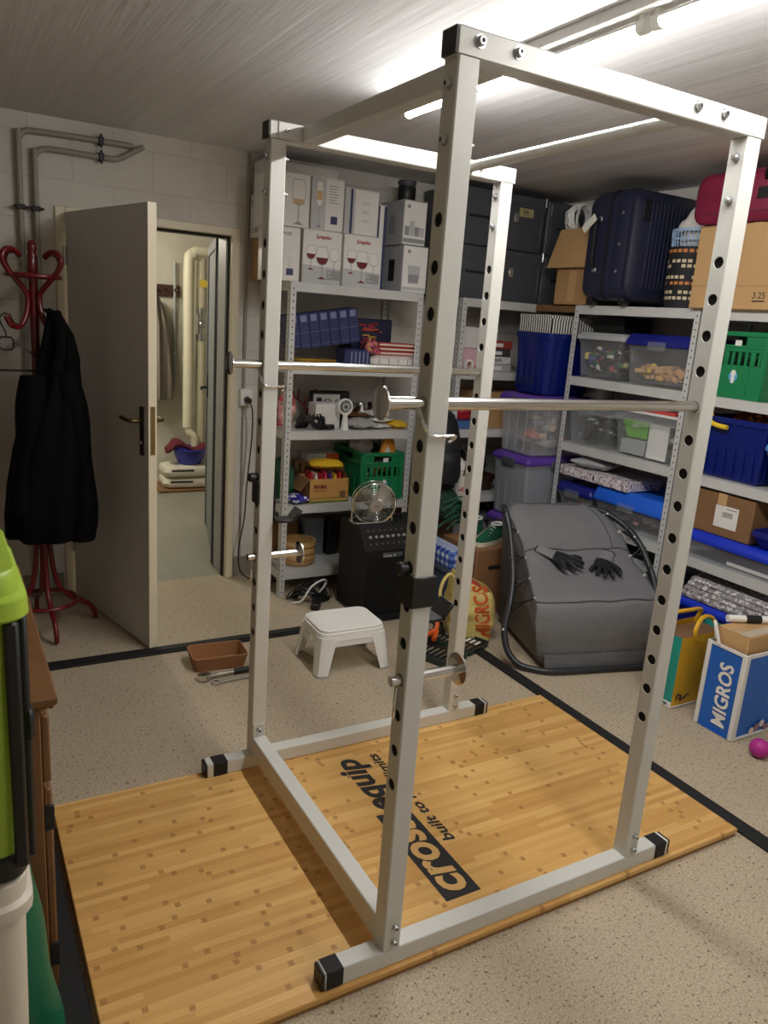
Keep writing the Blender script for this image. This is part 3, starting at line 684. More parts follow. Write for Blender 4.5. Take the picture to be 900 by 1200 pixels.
def crumple(name, label, cat, x, y, z, rx, ry, rz_, m, seed, amp=.25, sc=3.0, n=14, rot=0.0, group=None):
    q = M(); q.sph((0, 0, 0), (rx, ry, rz_), n); sv = Vector((seed * 3.1, seed * 1.7, 0))
    def fn(v):
        d = noise.noise(Vector((v.x / rx, v.y / ry, v.z / rz_)) * sc * .6 + sv); k = 1 + amp * d
        w = Vector((v.x * k, v.y * k, v.z * k)); w.z = max(w.z, -rz_ * .78); return w
    q.warp(fn); o = q.build(name, m, sharp=25); o.location = (x, y, z + rz_ * .78); o.rotation_euler = (0, 0, rot); return tag(o, label, cat, group)
def green_crate(label, cx, cy, z0, a, b, h, group, rz=0.0):
    t = thing('folding_crate', label, 'crate', (cx, cy, z0), rz, group)
    def side(ax, sg, nm):
        q = M(); Ln = a if ax == 1 else b; off = (b if ax == 1 else a)
        def bx(u0, z0_, u1, z1_, d=.012, o=0.0):
            lo, hi = sorted((sg * (off + o), sg * (off - d)))
            if ax == 1: q.box(u0, lo, z0_, u1, hi, z1_, bev=.0015)
            else: q.box(lo, u0, z0_, hi, u1, z1_, bev=.0015)
        bx(-Ln, 0, Ln, h * .50); bx(-Ln, h * .70, Ln, h * .80); bx(-Ln, h * .93, Ln, h, .02, .006)
        bx(-Ln, h * .80, -.06, h * .93); bx(.06, h * .80, Ln, h * .93)
        n = max(6, int(2 * Ln / .034)); pitch = 2 * Ln / n
        for i in range(n + 1):
            u = -Ln + i * pitch; wv = .007
            if i % 4 == 2: wv = .012
            bx(max(-Ln, u - wv), h * .50, min(Ln, u + wv), h * .70)
        for u in (-Ln + .012, Ln - .012): bx(u - .012, 0, u + .012, h, .02, .005)
        bx(-Ln, h * .76, Ln, h * .79, .012, .004)
        for u in (-Ln * .55, Ln * .55): bx(u - .003, .01, u + .003, h * .5, .012, .004)
        q.build('side_panel', m_green, t)
    side(1, -1, 's'); side(1, 1, 's'); side(0, -1, 's'); side(0, 1, 's')
    M().box(-a + .012, -b + .012, .004, a - .012, b - .012, .016).build('base', m_green, t)
    def tagpart(ax, u):
        e = .0008; q = M()
        if ax == 1: q.box(u - .018, -b - e, h * .60 + .06, u + .018, -b, h * .60 + .085)
        else: q.box(-a - e, u - .018, h * .60 + .06, -a, u + .018, h * .60 + .085)
        q.build('paper_label', m_whitep, t)
        q = M(); k = [(.024 * cos(v), .024 * sin(v)) for v in [2 * pi * i / 20 for i in range(20)]]; bt = [(-.008, -.032), (.008, -.032), (.009, .004), (.014, .01), (.009, .03), (-.009, .03), (-.014, .01), (-.009, .004)]
        if ax == 1: q.prism(k, (u, -b, h * .33), (1, 0, 0), (0, 0, 1), .0008, 0); q.prism(bt, (u, -b - .0009, h * .33), (1, 0, 0), (0, 0, 1), .0006, 1)
        else: q.prism(k, (-a, u, h * .33), (0, -1, 0), (0, 0, 1), .0008, 0); q.prism(bt, (-a - .0009, u, h * .33), (0, -1, 0), (0, 0, 1), .0006, 1)
        q.build('round_sticker', [mat('pale blue print', (104, 164, 214), 0.4), m_whitep], t)
    return t, tagpart
# ---------------------------------------------------------------- wine glass prints
def glass_print(q, u, z, h, wd, fr, wine=True, mi_line=0, mi_wine=1, tulip=1.0):
    # fr(u, z) -> 3D point on the printed face; everything lies flush on the card
    def pl(pts, mi, lift):
        q.add([fr(p[0], p[1], lift) for p in pts], [tuple(range(len(pts)))], mi)
    bowl = [(-.36, 1.0), (-.47, .74), (-.46, .62), (-.36, .50), (-.14, .43), (.14, .43), (.36, .50), (.46, .62), (.47, .74), (.36, 1.0)]
    inner = [(-.33, .985), (-.44, .74), (-.43, .63), (-.33, .52), (-.12, .455), (.12, .455), (.33, .52), (.43, .63), (.44, .74), (.33, .985)]
    S = lambda P: [(u + a * wd, z + b * h) for a, b in P]
    pl(S(bowl), mi_line, .0004); pl(S(inner), 2, .0007)
    if wine: pl(S([(-.43, .66), (-.43, .63), (-.33, .52), (-.12, .455), (.12, .455), (.33, .52), (.43, .63), (.43, .66)]), mi_wine, .001)
    pl(S([(-.035, .43), (-.03, .06), (.03, .06), (.035, .43)]), mi_line, .0004)
    pl(S([(-.36, .0), (-.05, .07), (.05, .07), (.36, .0)]), mi_wine if wine else mi_line, .0006)
def front(a, b, sgn=-1):  # prints on a -Y face at local y=-b
    return lambda u, z, lift: (u, -b - lift, z)
m_print = [m_greyi, m_wine, mat('white print', (236, 235, 232), 0.5), m_ink, mat('red print', (168, 40, 44), 0.55), mat('pale grey print', (192, 194, 196), 0.55), mat('navy print', (52, 60, 98), 0.5), mat('amber print', (206, 178, 128), 0.5)]
m_boxw = mat('white glossy carton', (232, 231, 228), 0.35)
m_boxg = mat('silver grey carton', (176, 178, 182), 0.4, var=0.05)
def glass_box(label, x0, x1, y0, z0, z1, dp=.2, grp='wine glass cartons'):
    t = carton('glassware_carton', label, x0, y0, z0, x1, y0 + dp, z1, m_boxw, grp, tape=False, cat='box')
    return t, (x1 - x0) / 2, dp / 2, z1 - z0
for i, (xa, xb, lab) in enumerate(((.832, 1.062, 'white glassware carton with red script and three wine glasses, next to the tall narrow one'), (1.076, 1.308, 'white glassware carton with red script and three wine glasses, below the blue edged one'))):
    t, a, b, h = glass_box(lab, xa, xb, 2.64, 1.80, 2.078)
    q = M(); f = front(a, b)
    q.add([f(-a + .002, .003, .0002), f(a - .002, .003, .0002), f(a - .002, .085, .0002), f(-a + .002, .095, .0002)], [(0, 1, 2, 3)], 5)
    glass_print(q, -.068, .07, .125, .058, f); glass_print(q, .0, .025, .17, .078, f); glass_print(q, .072, .07, .12, .062, f, False)
    q.add([f(.03, .025, .0008), f(a - .002, .025, .0008), f(a - .002, .075, .0008), f(.03, .075, .0008)], [(0, 1, 2, 3)], 0)
    q.text('Spiegelau', (-.042, -b, .228), (1, 0, 0), (0, 0, 1), 4, width=.092, height=.026, shear=.25, bold=.03)
    q.text('8x', (.038, -b - .0006, .056), (1, 0, 0), (0, 0, 1), 2, height=.012); q.text('glasses', (.038, -b - .0006, .036), (1, 0, 0), (0, 0, 1), 2, height=.01)
    q.build('printed_face', m_print, t, recalc=False)
t, a, b, h = glass_box('narrow white carton with one small glass picture, leftmost on the grey shelf', .655, .818, 2.645, 1.80, 2.075)
q = M(); f = front(a, b); q.text('PURE', (-.02, -b, .232), (1, 0, 0), (0, 0, 1), 3, height=.016); glass_print(q, .025, .075, .085, .022, f, False)
q.add([f(.005, .03, .0005), f(.045, .03, .0005), f(.045, .065, .0005), f(.005, .065, .0005)], [(0, 1, 2, 3)], 6); q.build('printed_face', m_print, t, recalc=False)
t, a, b, h = glass_box('white carton with a large white wine glass picture, upper row leftmost', .625, .862, 2.645, 2.078, 2.342)
q = M(); f = front(a, b); glass_print(q, .055, .012, .225, .085, f, False); glass_print(q, -.06, .07, .13, .06, f, False)
q.add([f(.02, .115, .0012), f(.09, .115, .0012), f(.08, .140, .0012), f(.03, .140, .0012)], [(0, 1, 2, 3)], 7); q.build('printed_face', m_print, t, recalc=False)
t, a, b, h = glass_box('white carton with a champagne flute picture and small text, upper row', .872, 1.062, 2.645, 2.080, 2.345)
q = M(); f = front(a, b)
q.add([f(-a + .002, .004, .0003), f(-.012, .004, .0003), f(-.012, h - .006, .0003), f(-a + .002, h - .006, .0003)], [(0, 1, 2, 3)], 5)
glass_print(q, -.05, .01, .235, .045, f, False); q.add([f(-.068, .15, .0012), f(-.032, .15, .0012), f(-.034, .195, .0012), f(-.066, .195, .0012)], [(0, 1, 2, 3)], 7)
for i in range(7): q.box(.005, -b - .0005, .225 - i * .014, .005 + .06 - .01 * (i % 3), -b, .229 - i * .014, 0)
q.add([f(.02, .035, .0005), f(.06, .035, .0005), f(.06, .075, .0005), f(.02, .075, .0005)], [(0, 1, 2, 3)], 6); q.build('printed_face', m_print, t, recalc=False)
t, a, b, h = glass_box('white and grey carton with dark blue edge stripe, upper row beside the flute carton', 1.072, 1.278, 2.645, 2.080, 2.315)
q = M(); f = front(a, b)
for u0, u1, k in ((-a + .001, -a + .03, 5), (-a + .03, -a + .045, 6), (-a + .045, -a + .06, 5)): q.add([f(u0, .002, .0004), f(u1, .002, .0004), f(u1, h - .004, .0004), f(u0, h - .004, .0004)], [(0, 1, 2, 3)], k)
for i in range(3): q.box(.0, -b - .0005, .07 + i * .045, .05, -b, .072 + i * .045, 0); q.box(.0, -b - .0005, .078 + i * .045, .04, -b, .080 + i * .045, 0)
q.build('printed_face', m_print, t, recalc=False)
t, a, b, h = glass_box('slim white carton with navy bands, between the blue edged and the silver cartons', 1.288, 1.345, 2.665, 1.80, 2.255, .22)
q = M(); f = front(a, b)
for u0, u1 in ((-a + .001, -a + .012), (a - .018, a - .001)): q.add([f(u0, .002, .0004), f(u1, .002, .0004), f(u1, h - .004, .0004), f(u0, h - .004, .0004)], [(0, 1, 2, 3)], 6)
q.build('printed_face', m_print, t, recalc=False)
for lab, z0, z1, up in (('silver carton with a round tumbler picture, right end of the shelf top', 1.80, 2.062, False), ('silver carton with several tumblers pictured, stacked under the black canister', 2.063, 2.305, True)):
    t = carton('glassware_carton', lab, 1.445 + .015 * (not up), 2.65, z0, 1.60 + .03 * (not up), 2.93, z1, m_boxg, 'wine glass cartons', tape=False)
    a, b, h = (.0775 if up else .0775 + .0075), .14, z1 - z0; q = M(); f = front(a, b)
    q.add([f(-a + .004, .004, .0003), f(a - .004, .004, .0003), f(a - .004, h - .006, .0003), f(-a + .004, h - .006, .0003)], [(0, 1, 2, 3)], 2)
    if up:
        for k in range(4): u = -.05 + k * .033; hh = .05 + .03 * (k == 1); q.add([f(u - .014, .05, .0006), f(u + .014, .05, .0006), f(u + .017, .05 + hh, .0006), f(u - .017, .05 + hh, .0006)], [(0, 1, 2, 3)], 5 if k % 2 else 0)
        q.box(-a + .005, -b - .0006, .012, a - .005, -b, .035, 0)
    else:
        q.add([f(-.04, .05, .0006), f(.03, .05, .0006), f(.038, .15, .0006), f(-.048, .15, .0006)], [(0, 1, 2, 3)], 5); q.add([f(-.038, .055, .0009), f(.028, .055, .0009), f(.032, .10, .0009), f(-.042, .10, .0009)], [(0, 1, 2, 3)], 0)
        q.box(-a + .006, -b - .0006, .012, a - .006, -b, .03, 5)
    q.add([f(-.045 + .011 * cos(v), h - .035 + .011 * sin(v), .0008) for v in [2 * pi * i / 16 for i in range(16)]], [tuple(range(16))], 0)
    q.add([(-a - .0006, .02, .06), (-a - .0006, -.05, .06), (-a - .0006, -.05, h - .08), (-a - .0006, .02, h - .08)], [(0, 1, 2, 3)], 0 if up else 3)
    q.build('printed_face', m_print, t, recalc=False)
t = thing('canister', 'black cylindrical canister on the upper silver carton', 'canister', (1.535, 2.79, 2.305))
q = M(); q.lathe([(.05, 0), (.053, .004), (.053, .085), (.05, .09)]); q.build('canister_body', m_black, t); q = M(); q.lathe([(.046, .09), (.046, .10), (.054, .10), (.054, .118), (.05, .122)]); q.build('lid', m_greyp, t)
# long cartons behind, overhanging the doorway side
t = carton('carton', 'brown cardboard carton lying lowest behind the narrow white carton, edge past the shelf', .685, 2.86, 1.80, 1.12, 3.03, 2.028, m_card, tape=False)
t = carton('carton', 'white carton with small grey lettering on its side, overhanging the shelf edge', .672, 2.855, 2.029, 1.12, 3.035, 2.258, m_whitep, tape=False)
q = M(); q.text('KOMP', (-.224, .078, .025), (0, -1, 0), (0, 0, 1), 0, width=.13, height=.026, bold=.01); q.box(-.2248, .05, .17, -.224, .062, .20, 0); q.build('lettering', [m_greyi], t, recalc=False)
t = carton('carton', 'plain white carton topmost of the stack by the ceiling, over the lettered carton', .685, 2.86, 2.259, 1.12, 3.03, 2.43, m_whitep, tape=False)

# ---------------------------------------------------------------- second shelf (1.345)
z = 1.36
t = thing('tin', 'flat gold tin under the tilted navy cartons', 'tin', (.945, 2.70, z)); q = M(); q.box(-.115, -.055, 0, .125, .06, .022, bev=.006); q.build('tin_base', mat('gold tin', (206, 166, 70), 0.32, 0.6), t)
q = M(); q.box(-.118, -.058, .022, .128, .063, .034, bev=.005); q.build('lid', mat('gold tin', (206, 166, 70)), t)
t = carton('carton', 'small navy carton standing below the raised end of the tilted row', 1.13, 2.665, z, 1.30, 2.78, z + .098, m_navy, tape=False)
q = M()
for i in range(5): q.box(-.045 + i * .026, -.0580, .012, -.035 + i * .026, -.0575, .085)
q.build('printed_face', [mat('lavender print', (124, 130, 172), 0.5)], t, recalc=False)
T = Matrix.Translation((.83, 0, z + .062)) @ Matrix.Rotation(radians(-9.5), 4, 'Y')
m_nav2 = mat('lavender print', (124, 130, 172))
for i in range(7):
    x0 = -.022 + i * .0615; t = thing('small_carton', ['leftmost', 'second from left', 'third from left', 'middle', 'third from right', 'second from right', 'rightmost'][i] + ' of the seven tilted navy cartons on the shelf', 'box', (.83, 2.72, z + .062), 0, 'tilted navy cartons')
    t.rotation_euler = (0, radians(-9.5), 0)
    q = M(); q.box(x0, -.04, .012 + (.012 if i == 0 else 0), x0 + .0605, .09, .205, bev=.002); q.build('carton_body', m_navy, t)
    q = M(); q.box(x0 + .012, -.0406, .160, x0 + .048, -.04, .195); q.box(x0 + .004, -.0406, .100, x0 + .056, -.04, .1025); q.box(x0 + .006, -.0406, .03, x0 + .054, -.04, .032); q.build('printed_face', m_nav2, t)
t = carton('carton', 'navy carton with red and gold print, at the back behind the pink packs', 1.25, 2.84, z, 1.53, 2.99, z + .275, mat('dark navy card', (30, 32, 62), 0.4), tape=False)
q = M(); R = random.Random(3)
for i in range(16): u, v = R.uniform(-.09, .02), R.uniform(.15, .25); q.box(u, -.0758, v, u + .05, -.075, v + .007, i % 3)
q.text('Asia', (-.07, -.0758, .20), (1, 0, 0), (0, 0, 1), 0, height=.03, shear=.3, bold=.02); q.build('printed_face', [m_red, mat('gold print', (206, 164, 60), 0.4), m_orange], t, recalc=False)
m_zebra = mat('translucent pack film', (232, 229, 225), 0.2, bump=0.6, bscale=35, bdist=0.008)
t = thing('plastic_pack', 'crinkled clear pack lying under the pink striped packets', 'pack', (1.47, 2.74, z)); q = M(); rings = []
for zz, ins in ((.0, .02), (.02, .0), (.05, .0), (.072, .025)): rings.append([(x * (1 + .04 * sin(11 * x * 9)), y, zv) for x, y, zv in rrect(-.165 + ins, -.085 + ins, .14 - ins, .085 - ins, .04, zz)])
q.loft(rings); q.build('pack_body', m_zebra, t)
q = M()
for i in range(4): q.box(-.12 + i * .065, -.088, .02, -.115 + i * .065, -.086, .055)
q.build('seam', m_greyi, t)
for i in range(3):
    t = thing('food_packet', ['lowest', 'middle', 'top'][i] + ' of the three pink striped packets on the clear pack', 'packet', (1.47, 2.745, z + .073 + i * .024), radians(2 - 2 * i), 'pink striped packets')
    q = M(); q.loft([rrect(-.17 + ins, -.08 + ins, .165 - ins, .08 - ins, .02, zz) for zz, ins in ((0, .012), (.006, 0), (.016, 0), (.0225, .014))]); q.build('packet_body', mat('pink packet film', (206, 92, 112), 0.35), t)
    q = M(); q.box(-.11, -.0815, .006, .14, -.0795, .016); q.build('printed_band', mat('cream print', (228, 212, 186), 0.5), t)
crumple('crumpled_bag', 'pink and brown crumpled wrapper left of the striped packets', 'wrapper', 1.315, 2.70, z + .073, .045, .06, .05, speckle_mat('pink brown wrapper', (150, 60, 80), [(210, 170, 90), (90, 40, 40), (220, 120, 140)], 60), 5)

# ---------------------------------------------------------------- third shelf (.99)
z = .99
t = carton('carton', 'plain white carton behind the small white hand fan', .99, 2.72, z, 1.15, 2.83, z + .145, m_whitep, tape=False)
t = thing('router', 'black slim router with printed white label, standing behind the white carton', 'router', (1.15, 2.88, z)); q = M(); q.box(-.13, -.02, 0, .13, .02, .205, bev=.008); q.build('router_body', m_black, t)
q = M(); q.box(-.115, -.0208, .09, .06, -.02, .185); q.build('printed_label', m_whitep, t); q = M(); q.box(-.095, -.0213, .13, -.06, -.0208, .165)
for i in range(8): q.box(-.05 + i * .013, -.0213, .12 + .02 * (i % 3), -.043 + i * .013, -.0208, .15 + .01 * (i % 2))
q.build('print', m_ink, t)
t = thing('hand_fan', 'small white handheld fan standing upright on the shelf edge', 'fan', (1.155, 2.665, z))
q = M(); q.lathe([(.026, 0), (.027, .004), (.022, .02), (.016, .07), (.0155, .085), (.018, .092)], n=20); q.build('handle', m_white, t)
q = M(); q.tube(circ((0, 0, .135), .043, 28, 1), .006, 8, closed=True); q.tube(circ((0, .012, .135), .043, 28, 1), .005, 8, closed=True); q.tube(circ((0, -.006, .135), .02, 20, 1), .0015, 6, closed=True)
for i in range(16): a = 2 * pi * i / 16; q.tube([(.010 * cos(a), -.008, .135 + .010 * sin(a)), (.042 * cos(a), -.004, .135 + .042 * sin(a))], .0012, 5)
q.build('grille', m_white, t)
q = M(); q.cyl((0, -.006, .135), (0, .014, .135), .011, 16)
for i in range(3):
    a = 2 * pi * i / 3; q.add([(.008 * cos(a), .0, .135 + .008 * sin(a)), (.038 * cos(a - .35), .0, .135 + .038 * sin(a - .35)), (.04 * cos(a + .25), .006, .135 + .04 * sin(a + .25)), (.01 * cos(a + .9), .006, .135 + .01 * sin(a + .9))], [(0, 1, 2, 3)])
q.build('rotor', m_greyp, t)
# black cable bundle
def cable_bundle(name, label, x, y, z, rx, ry, n, m, seed, r=.004, hh=.05, cat='cables'):
    R = random.Random(seed); q = M()
    for i in range(n):
        pts = []; ph = R.uniform(0, 6); kx, ky = R.uniform(.55, 1), R.uniform(.55, 1); tl = R.uniform(-.5, .5)
        for k in range(14):
            a = ph + 2 * pi * k / 14 * R.choice((1, 1, 1.0)); pts.append((x + rx * kx * cos(a) + R.uniform(-.01, .01), y + ry * ky * sin(a), z + r + hh * (.5 + .5 * sin(a * 2 + tl)) * R.uniform(.5, 1)))
        q.tube(spline(pts, 3, True), r, 6, closed=True)
    o = q.build(name, m); o = tag(o, label, cat); return o
cable_bundle('cable_bundle', 'tangled black cables in a heap at the shelf front', .955, 2.70, z, .10, .05, 9, m_black, 4, .0055, .085)
t = thing('power_adapter', 'black power adapter lying at the edge of the tangled cables', 'adapter', (1.06, 2.675, z), .3); q = M(); q.box(-.03, -.02, 0, .03, .02, .03, bev=.006); q.build('adapter_body', m_black, t)
q = M(); q.tube(spline([(.03, 0, .015), (.05, .01, .015), (.06, .03, .008)], 4), .003, 6); q.build('cord', m_black, t)
m_floral = speckle_mat('pink floral cloth', (214, 150, 150), [(238, 214, 196), (196, 80, 100), (120, 140, 90)], 45, 0.8)
t = thing('oven_mitt', 'pink floral padded mitt leaning left behind the cables', 'mitt', (.86, 2.84, z)); q = M(); rings = []
for i in range(9): u = i / 8; rings.append([((-.03 + .03 * u) + (.075 * (sin(pi * (.25 + .7 * u))) + .002) * cos(a), (.02 + .01 * u) * sin(a), .0 + .215 * u) for a in [2 * pi * k / 18 for k in range(18)]])
q.loft(rings); q.build('mitt_body', m_floral, t); q = M(); q.tube(circ((-.03, 0, .008), .052, 20, 2, 1, .35), .006, 8, closed=True); q.build('cuff', mat('deep pink cloth', (190, 60, 110), 0.8), t)
t = thing('ornament', 'dark red antler shaped ornament standing behind the cables', 'ornament', (1.0, 2.87, z)); q = M(); q.lathe([(.035, 0), (.035, .008), (.012, .015), (.010, .09)], n=14)
for sg in (-1, 1):
    q.tube(spline([(0, 0, .085), (sg * .03, 0, .12), (sg * .06, 0, .16), (sg * .055, 0, .215)], 4), [.012] + [.010] * 10 + [.004, .003] if False else .007, 7); q.tube([(sg * .045, 0, .14), (sg * .085, 0, .165), (sg * .095, 0, .20)], .0055, 7); q.tube([(sg * .02, 0, .11), (sg * .01, 0, .17)], .005, 7)
q.build('ornament_body', mat('dark red lacquer', (96, 30, 30), 0.4), t)
for i, (x, y) in enumerate(((1.30, 2.90), (1.38, 2.91), (1.46, 2.90), (1.54, 2.91))):
    t = thing('jar', ['leftmost', 'second from left', 'third from left', 'rightmost'][i] + ' of the brown glass jars in the back row behind the foil packs', 'jar', (x, y, z), 0, 'brown jars in the back row')
    q = M(); q.lathe([(.03, 0), (.034, .006), (.034, .085), (.026, .1), (.026, .11)]); q.build('jar_body', mat('brown glass', (66, 42, 24), 0.15), t); q = M(); q.lathe([(.029, .11), (.03, .113), (.03, .132), (.027, .136)]); q.build('lid', m_zinc if i % 2 else m_black, t)
def pouch(name, label, x, y, z, w_, d_, h_, rot, m, seed, group=None, cat='packet'):
    q = M(); R = random.Random(seed); n = 12; rings = []; sv = Vector((seed * 2.3, 1.1, 0))
    for j in range(7):
        v = -1 + 2 * j / 6; th = (1 - abs(v) ** 2.6); ring = []
        for k in range(n * 2):
            a = 2 * pi * k / (n * 2); c, s = cos(a), sin(a)
            X = w_ * (abs(c) ** .6) * (1 if c > 0 else -1) * (1 - .06 * abs(v)); Z = h_ * s * (.12 + .88 * th) * (1 - .35 * abs(c))
            nz = noise.noise(Vector((X * 30, v * 5, Z * 30)) + sv); ring.append((X, v * d_, max(-h_ * .9, Z + nz * h_ * .4)))
        rings.append(ring)
    q.loft(rings); t = q.build(name, m, sharp=30); t.location = (x, y, z + h_ * .9); t.rotation_euler = (0, 0, rot); return tag(t, label, cat, group)
pouch('foil_pack', 'shiny silver foil pack in front of the brown jars', 1.275, 2.725, z, .095, .09, .034, .2, m_foil, 2)
pouch('foil_pack', 'bronze wrapped pack resting on the silver foil pack', 1.27, 2.78, z + .064, .08, .06, .014, -.1, mat('bronze foil', (140, 96, 50), 0.3, 0.6, bump=0.6, bscale=50, bdist=0.006), 8)
for i, (x, y, zz, r_, lb) in enumerate(((1.40, 2.735, 0, .3, 'lowest'), (1.42, 2.745, .036, .5, 'middle'), (1.40, 2.76, .07, .1, 'top'))):
    pouch('food_packet', lb + ' of the three white packets piled beside the yellow one', x, y, z + zz, .075, .075, .0185, r_, m_zebra, 11 + i, 'white packets on the third shelf')
pouch('food_packet', 'yellow packet at the right end of the third shelf', 1.535, 2.72, z, .05, .075, .026, .4, m_yellow, 19)
t = thing('bottle_cap', 'white cone shaped nozzle standing beside the white packets', 'nozzle', (1.335, 2.80, z)); q = M(); q.lathe([(.028, 0), (.028, .03), (.024, .035), (.009, .11), (.006, .13)], n=18); q.build('nozzle_body', m_white, t)

# ---------------------------------------------------------------- fourth shelf (.555)
z = .555
t = thing('carton', 'open cardboard carton with dark red lettering, packed with snack packets', 'box', (1.07, 2.735, z))
q = M(); a, b, h = .13, .085, .145
q.box(-a, -b, 0, a, -b + .004, h); q.box(-a, b - .004, 0, a, b, h); q.box(-a, -b, 0, -a + .004, b, h); q.box(a - .004, -b, 0, a, b, h); q.box(-a, -b, 0, a, b, .004); q.build('carton_body', mat('tan carton', (200, 150, 84), 0.6), t)
q = M(); q.text('MAMA', (-.10, -b, .085), (1, 0, 0), (0, 0, 1), 0, width=.085, height=.028, bold=.03); q.box(-.105, -b - .0006, .072, -.02, -b, .076, 0); q.box(-a, -b - .0006, .002, a, -b, .012, 1); q.box(-a, -b - .0006, .024, a, -b, .030, 1); q.box(.07, -b - .0006, .03, .11, -b, .07, 2); q.text('O', (.108, -b, .115), (1, 0, 0), (0, 0, 1), 2, height=.014)
q.build('lettering', [m_wine, mat('olive print', (96, 120, 50), 0.5), m_cardd], t, recalc=False)
q = M(); k = q.mark(); q.box(0, -b, 0, .09, b, .003); q.xf(k, Matrix.Translation((-a, 0, h)) @ Matrix.Rotation(radians(130), 4, 'Y')); q.build('flap', m_cardd, t)
for i in range(8):
    t = thing('snack_packet', ['first', 'second', 'third', 'fourth', 'fifth', 'sixth', 'seventh', 'eighth'][i] + ' snack packet from the left, upright in the snack carton', 'packet', (.962 + i * .031, 2.70, z + .005), radians(random.uniform(-6, 6)), 'snack packets in the open carton')
    c = [(176, 36, 44), (226, 222, 214), (176, 36, 44), (206, 60, 80), (90, 60, 120), (226, 186, 60), (176, 36, 44), (120, 60, 40)][i]
    q = M(); q.loft([[(x, y, zz) for x, y, zz in rrect(-.013, -.035, .013, .06, .006, hh)] for hh in (0, .13)] + [rrect(-.002, -.035, .002, .06, .001, .178 - .006 * (i % 3))]); q.build('packet_body', mat('film %d' % i, c, 0.3, bump=.4, bscale=70), t)
pouch('snack_bag', 'long yellow snack bag lying across the open snack carton', 1.08, 2.735, z + .19, .105, .06, .032, -.25, m_yellow, 31, cat='bag')
t = carton('carton', 'flat white carton with orange end, at the back on a brown box', 1.03, 2.90, z + .20, 1.245, 3.0, z + .25, m_whitep, tape=False); q = M(); q.box(.02, -.0506, .002, .107, -.05, .048); q.build('printed_band', m_orange, t)
carton('carton', 'brown cardboard box behind the snack carton, carrying the orange ended carton', .98, 2.86, z, 1.27, 3.02, z + .199, m_cardd)
t, tp = green_crate('large green folding crate on the fourth shelf beside the snack carton', 1.418, 2.825, z, .146, .185, .295, 'green folding crates'); tp(1, .02)
jumble('mixed_packets', 'assorted packets filling the green crate on the fourth shelf', 'packets', 5, 1.29, 2.66, z + .02, 1.545, 2.98, z + .29, [(226, 224, 220), (190, 190, 190), (30, 30, 34), (200, 150, 60), (60, 110, 70)], 80, .03, .06)
t = thing('paper_bag', 'orange and white paper bag sticking out of the green crate', 'bag', (1.50, 2.72, z + .28), .3); q = M(); q.loft([rrect(-.07, -.02, .05, .02, .01, 0), rrect(-.06, -.015, .04, .015, .008, .06), rrect(-.012, -.004, .004, .004, .002, .135)]); q.build('bag_body', [mat('orange paper', (226, 148, 52), 0.7)], t); q = M(); q.prism([(-.07, .0), (.0, .0), (-.03, .05)], (0, -.0212, 0), (1, 0, 0), (0, 0, 1), .001); q.build('printed_band', m_whitep, t)
crumple('clear_bag', 'clear plastic bag heaped at the back of the green crate', 'bag', 1.40, 2.90, z + .255, .08, .06, .06, m_zebra, 7)
pouch('foil_pack', 'violet and silver foil bag lying left of the snack carton', .875, 2.685, z, .06, .06, .03, .2, speckle_mat('violet foil', (70, 66, 170), [(226, 226, 238), (40, 36, 120)], 55, 0.25), 23)
crumple('cloth_bag', 'dark green cloth bag slumped at the left end of the fourth shelf', 'bag', .85, 2.86, z, .075, .11, .13, mat('dark green cloth', (30, 74, 52), 0.85, bump=.3, bscale=60), 9)

# ---------------------------------------------------------------- bottom shelf (.155)
z = .155
t = thing('straw_basket', 'round pale straw basket on the lowest shelf', 'basket', (.935, 2.77, z)); m_straw = mat('woven straw', (196, 160, 104), 0.7, bump=0.5, bscale=70, bdist=0.004)
q = M(); rings = [(.085, 0), (.10, .012)] + [(.105 + .004 * sin(k * 2.2), .012 + k * .012) for k in range(1, 11)] + [(.108, .15), (.098, .15), (.092, .03), (.001, .03)]; q.lathe(rings, n=36); q.build('basket_body', m_straw, t)
q = M()
for k in range(3): q.tube(circ((0, 0, .035 + k * .045), .108, 36), .004, 6, closed=True)
q.build('binding', mat('straw binding', (172, 134, 82), 0.7), t)
carton('carton', 'grey carton standing behind the straw basket', 1.03, 2.88, z, 1.16, 3.02, z + .24, mat('blue grey card', (128, 136, 146), 0.7), tape=False)
t = thing('speaker_box', 'narrow black speaker beside the grey carton on the lowest shelf', 'speaker', (1.21, 2.92, z)); q = M(); q.box(-.035, -.07, 0, .035, .07, .22, bev=.005); q.build('speaker_body', m_black, t); q = M(); q.box(-.028, -.073, .01, .028, -.07, .21, bev=.002); q.build('grille', m_rubber, t)
carton('carton', 'wide brown carton at the back of the lowest shelf behind the amplifier', 1.26, 2.84, z, 1.58, 3.02, z + .215, m_cardd)
carton('carton', 'dark brown flat carton behind the straw basket at left', .80, 2.90, z, .99, 3.02, z + .22, m_cardd, tape=False)
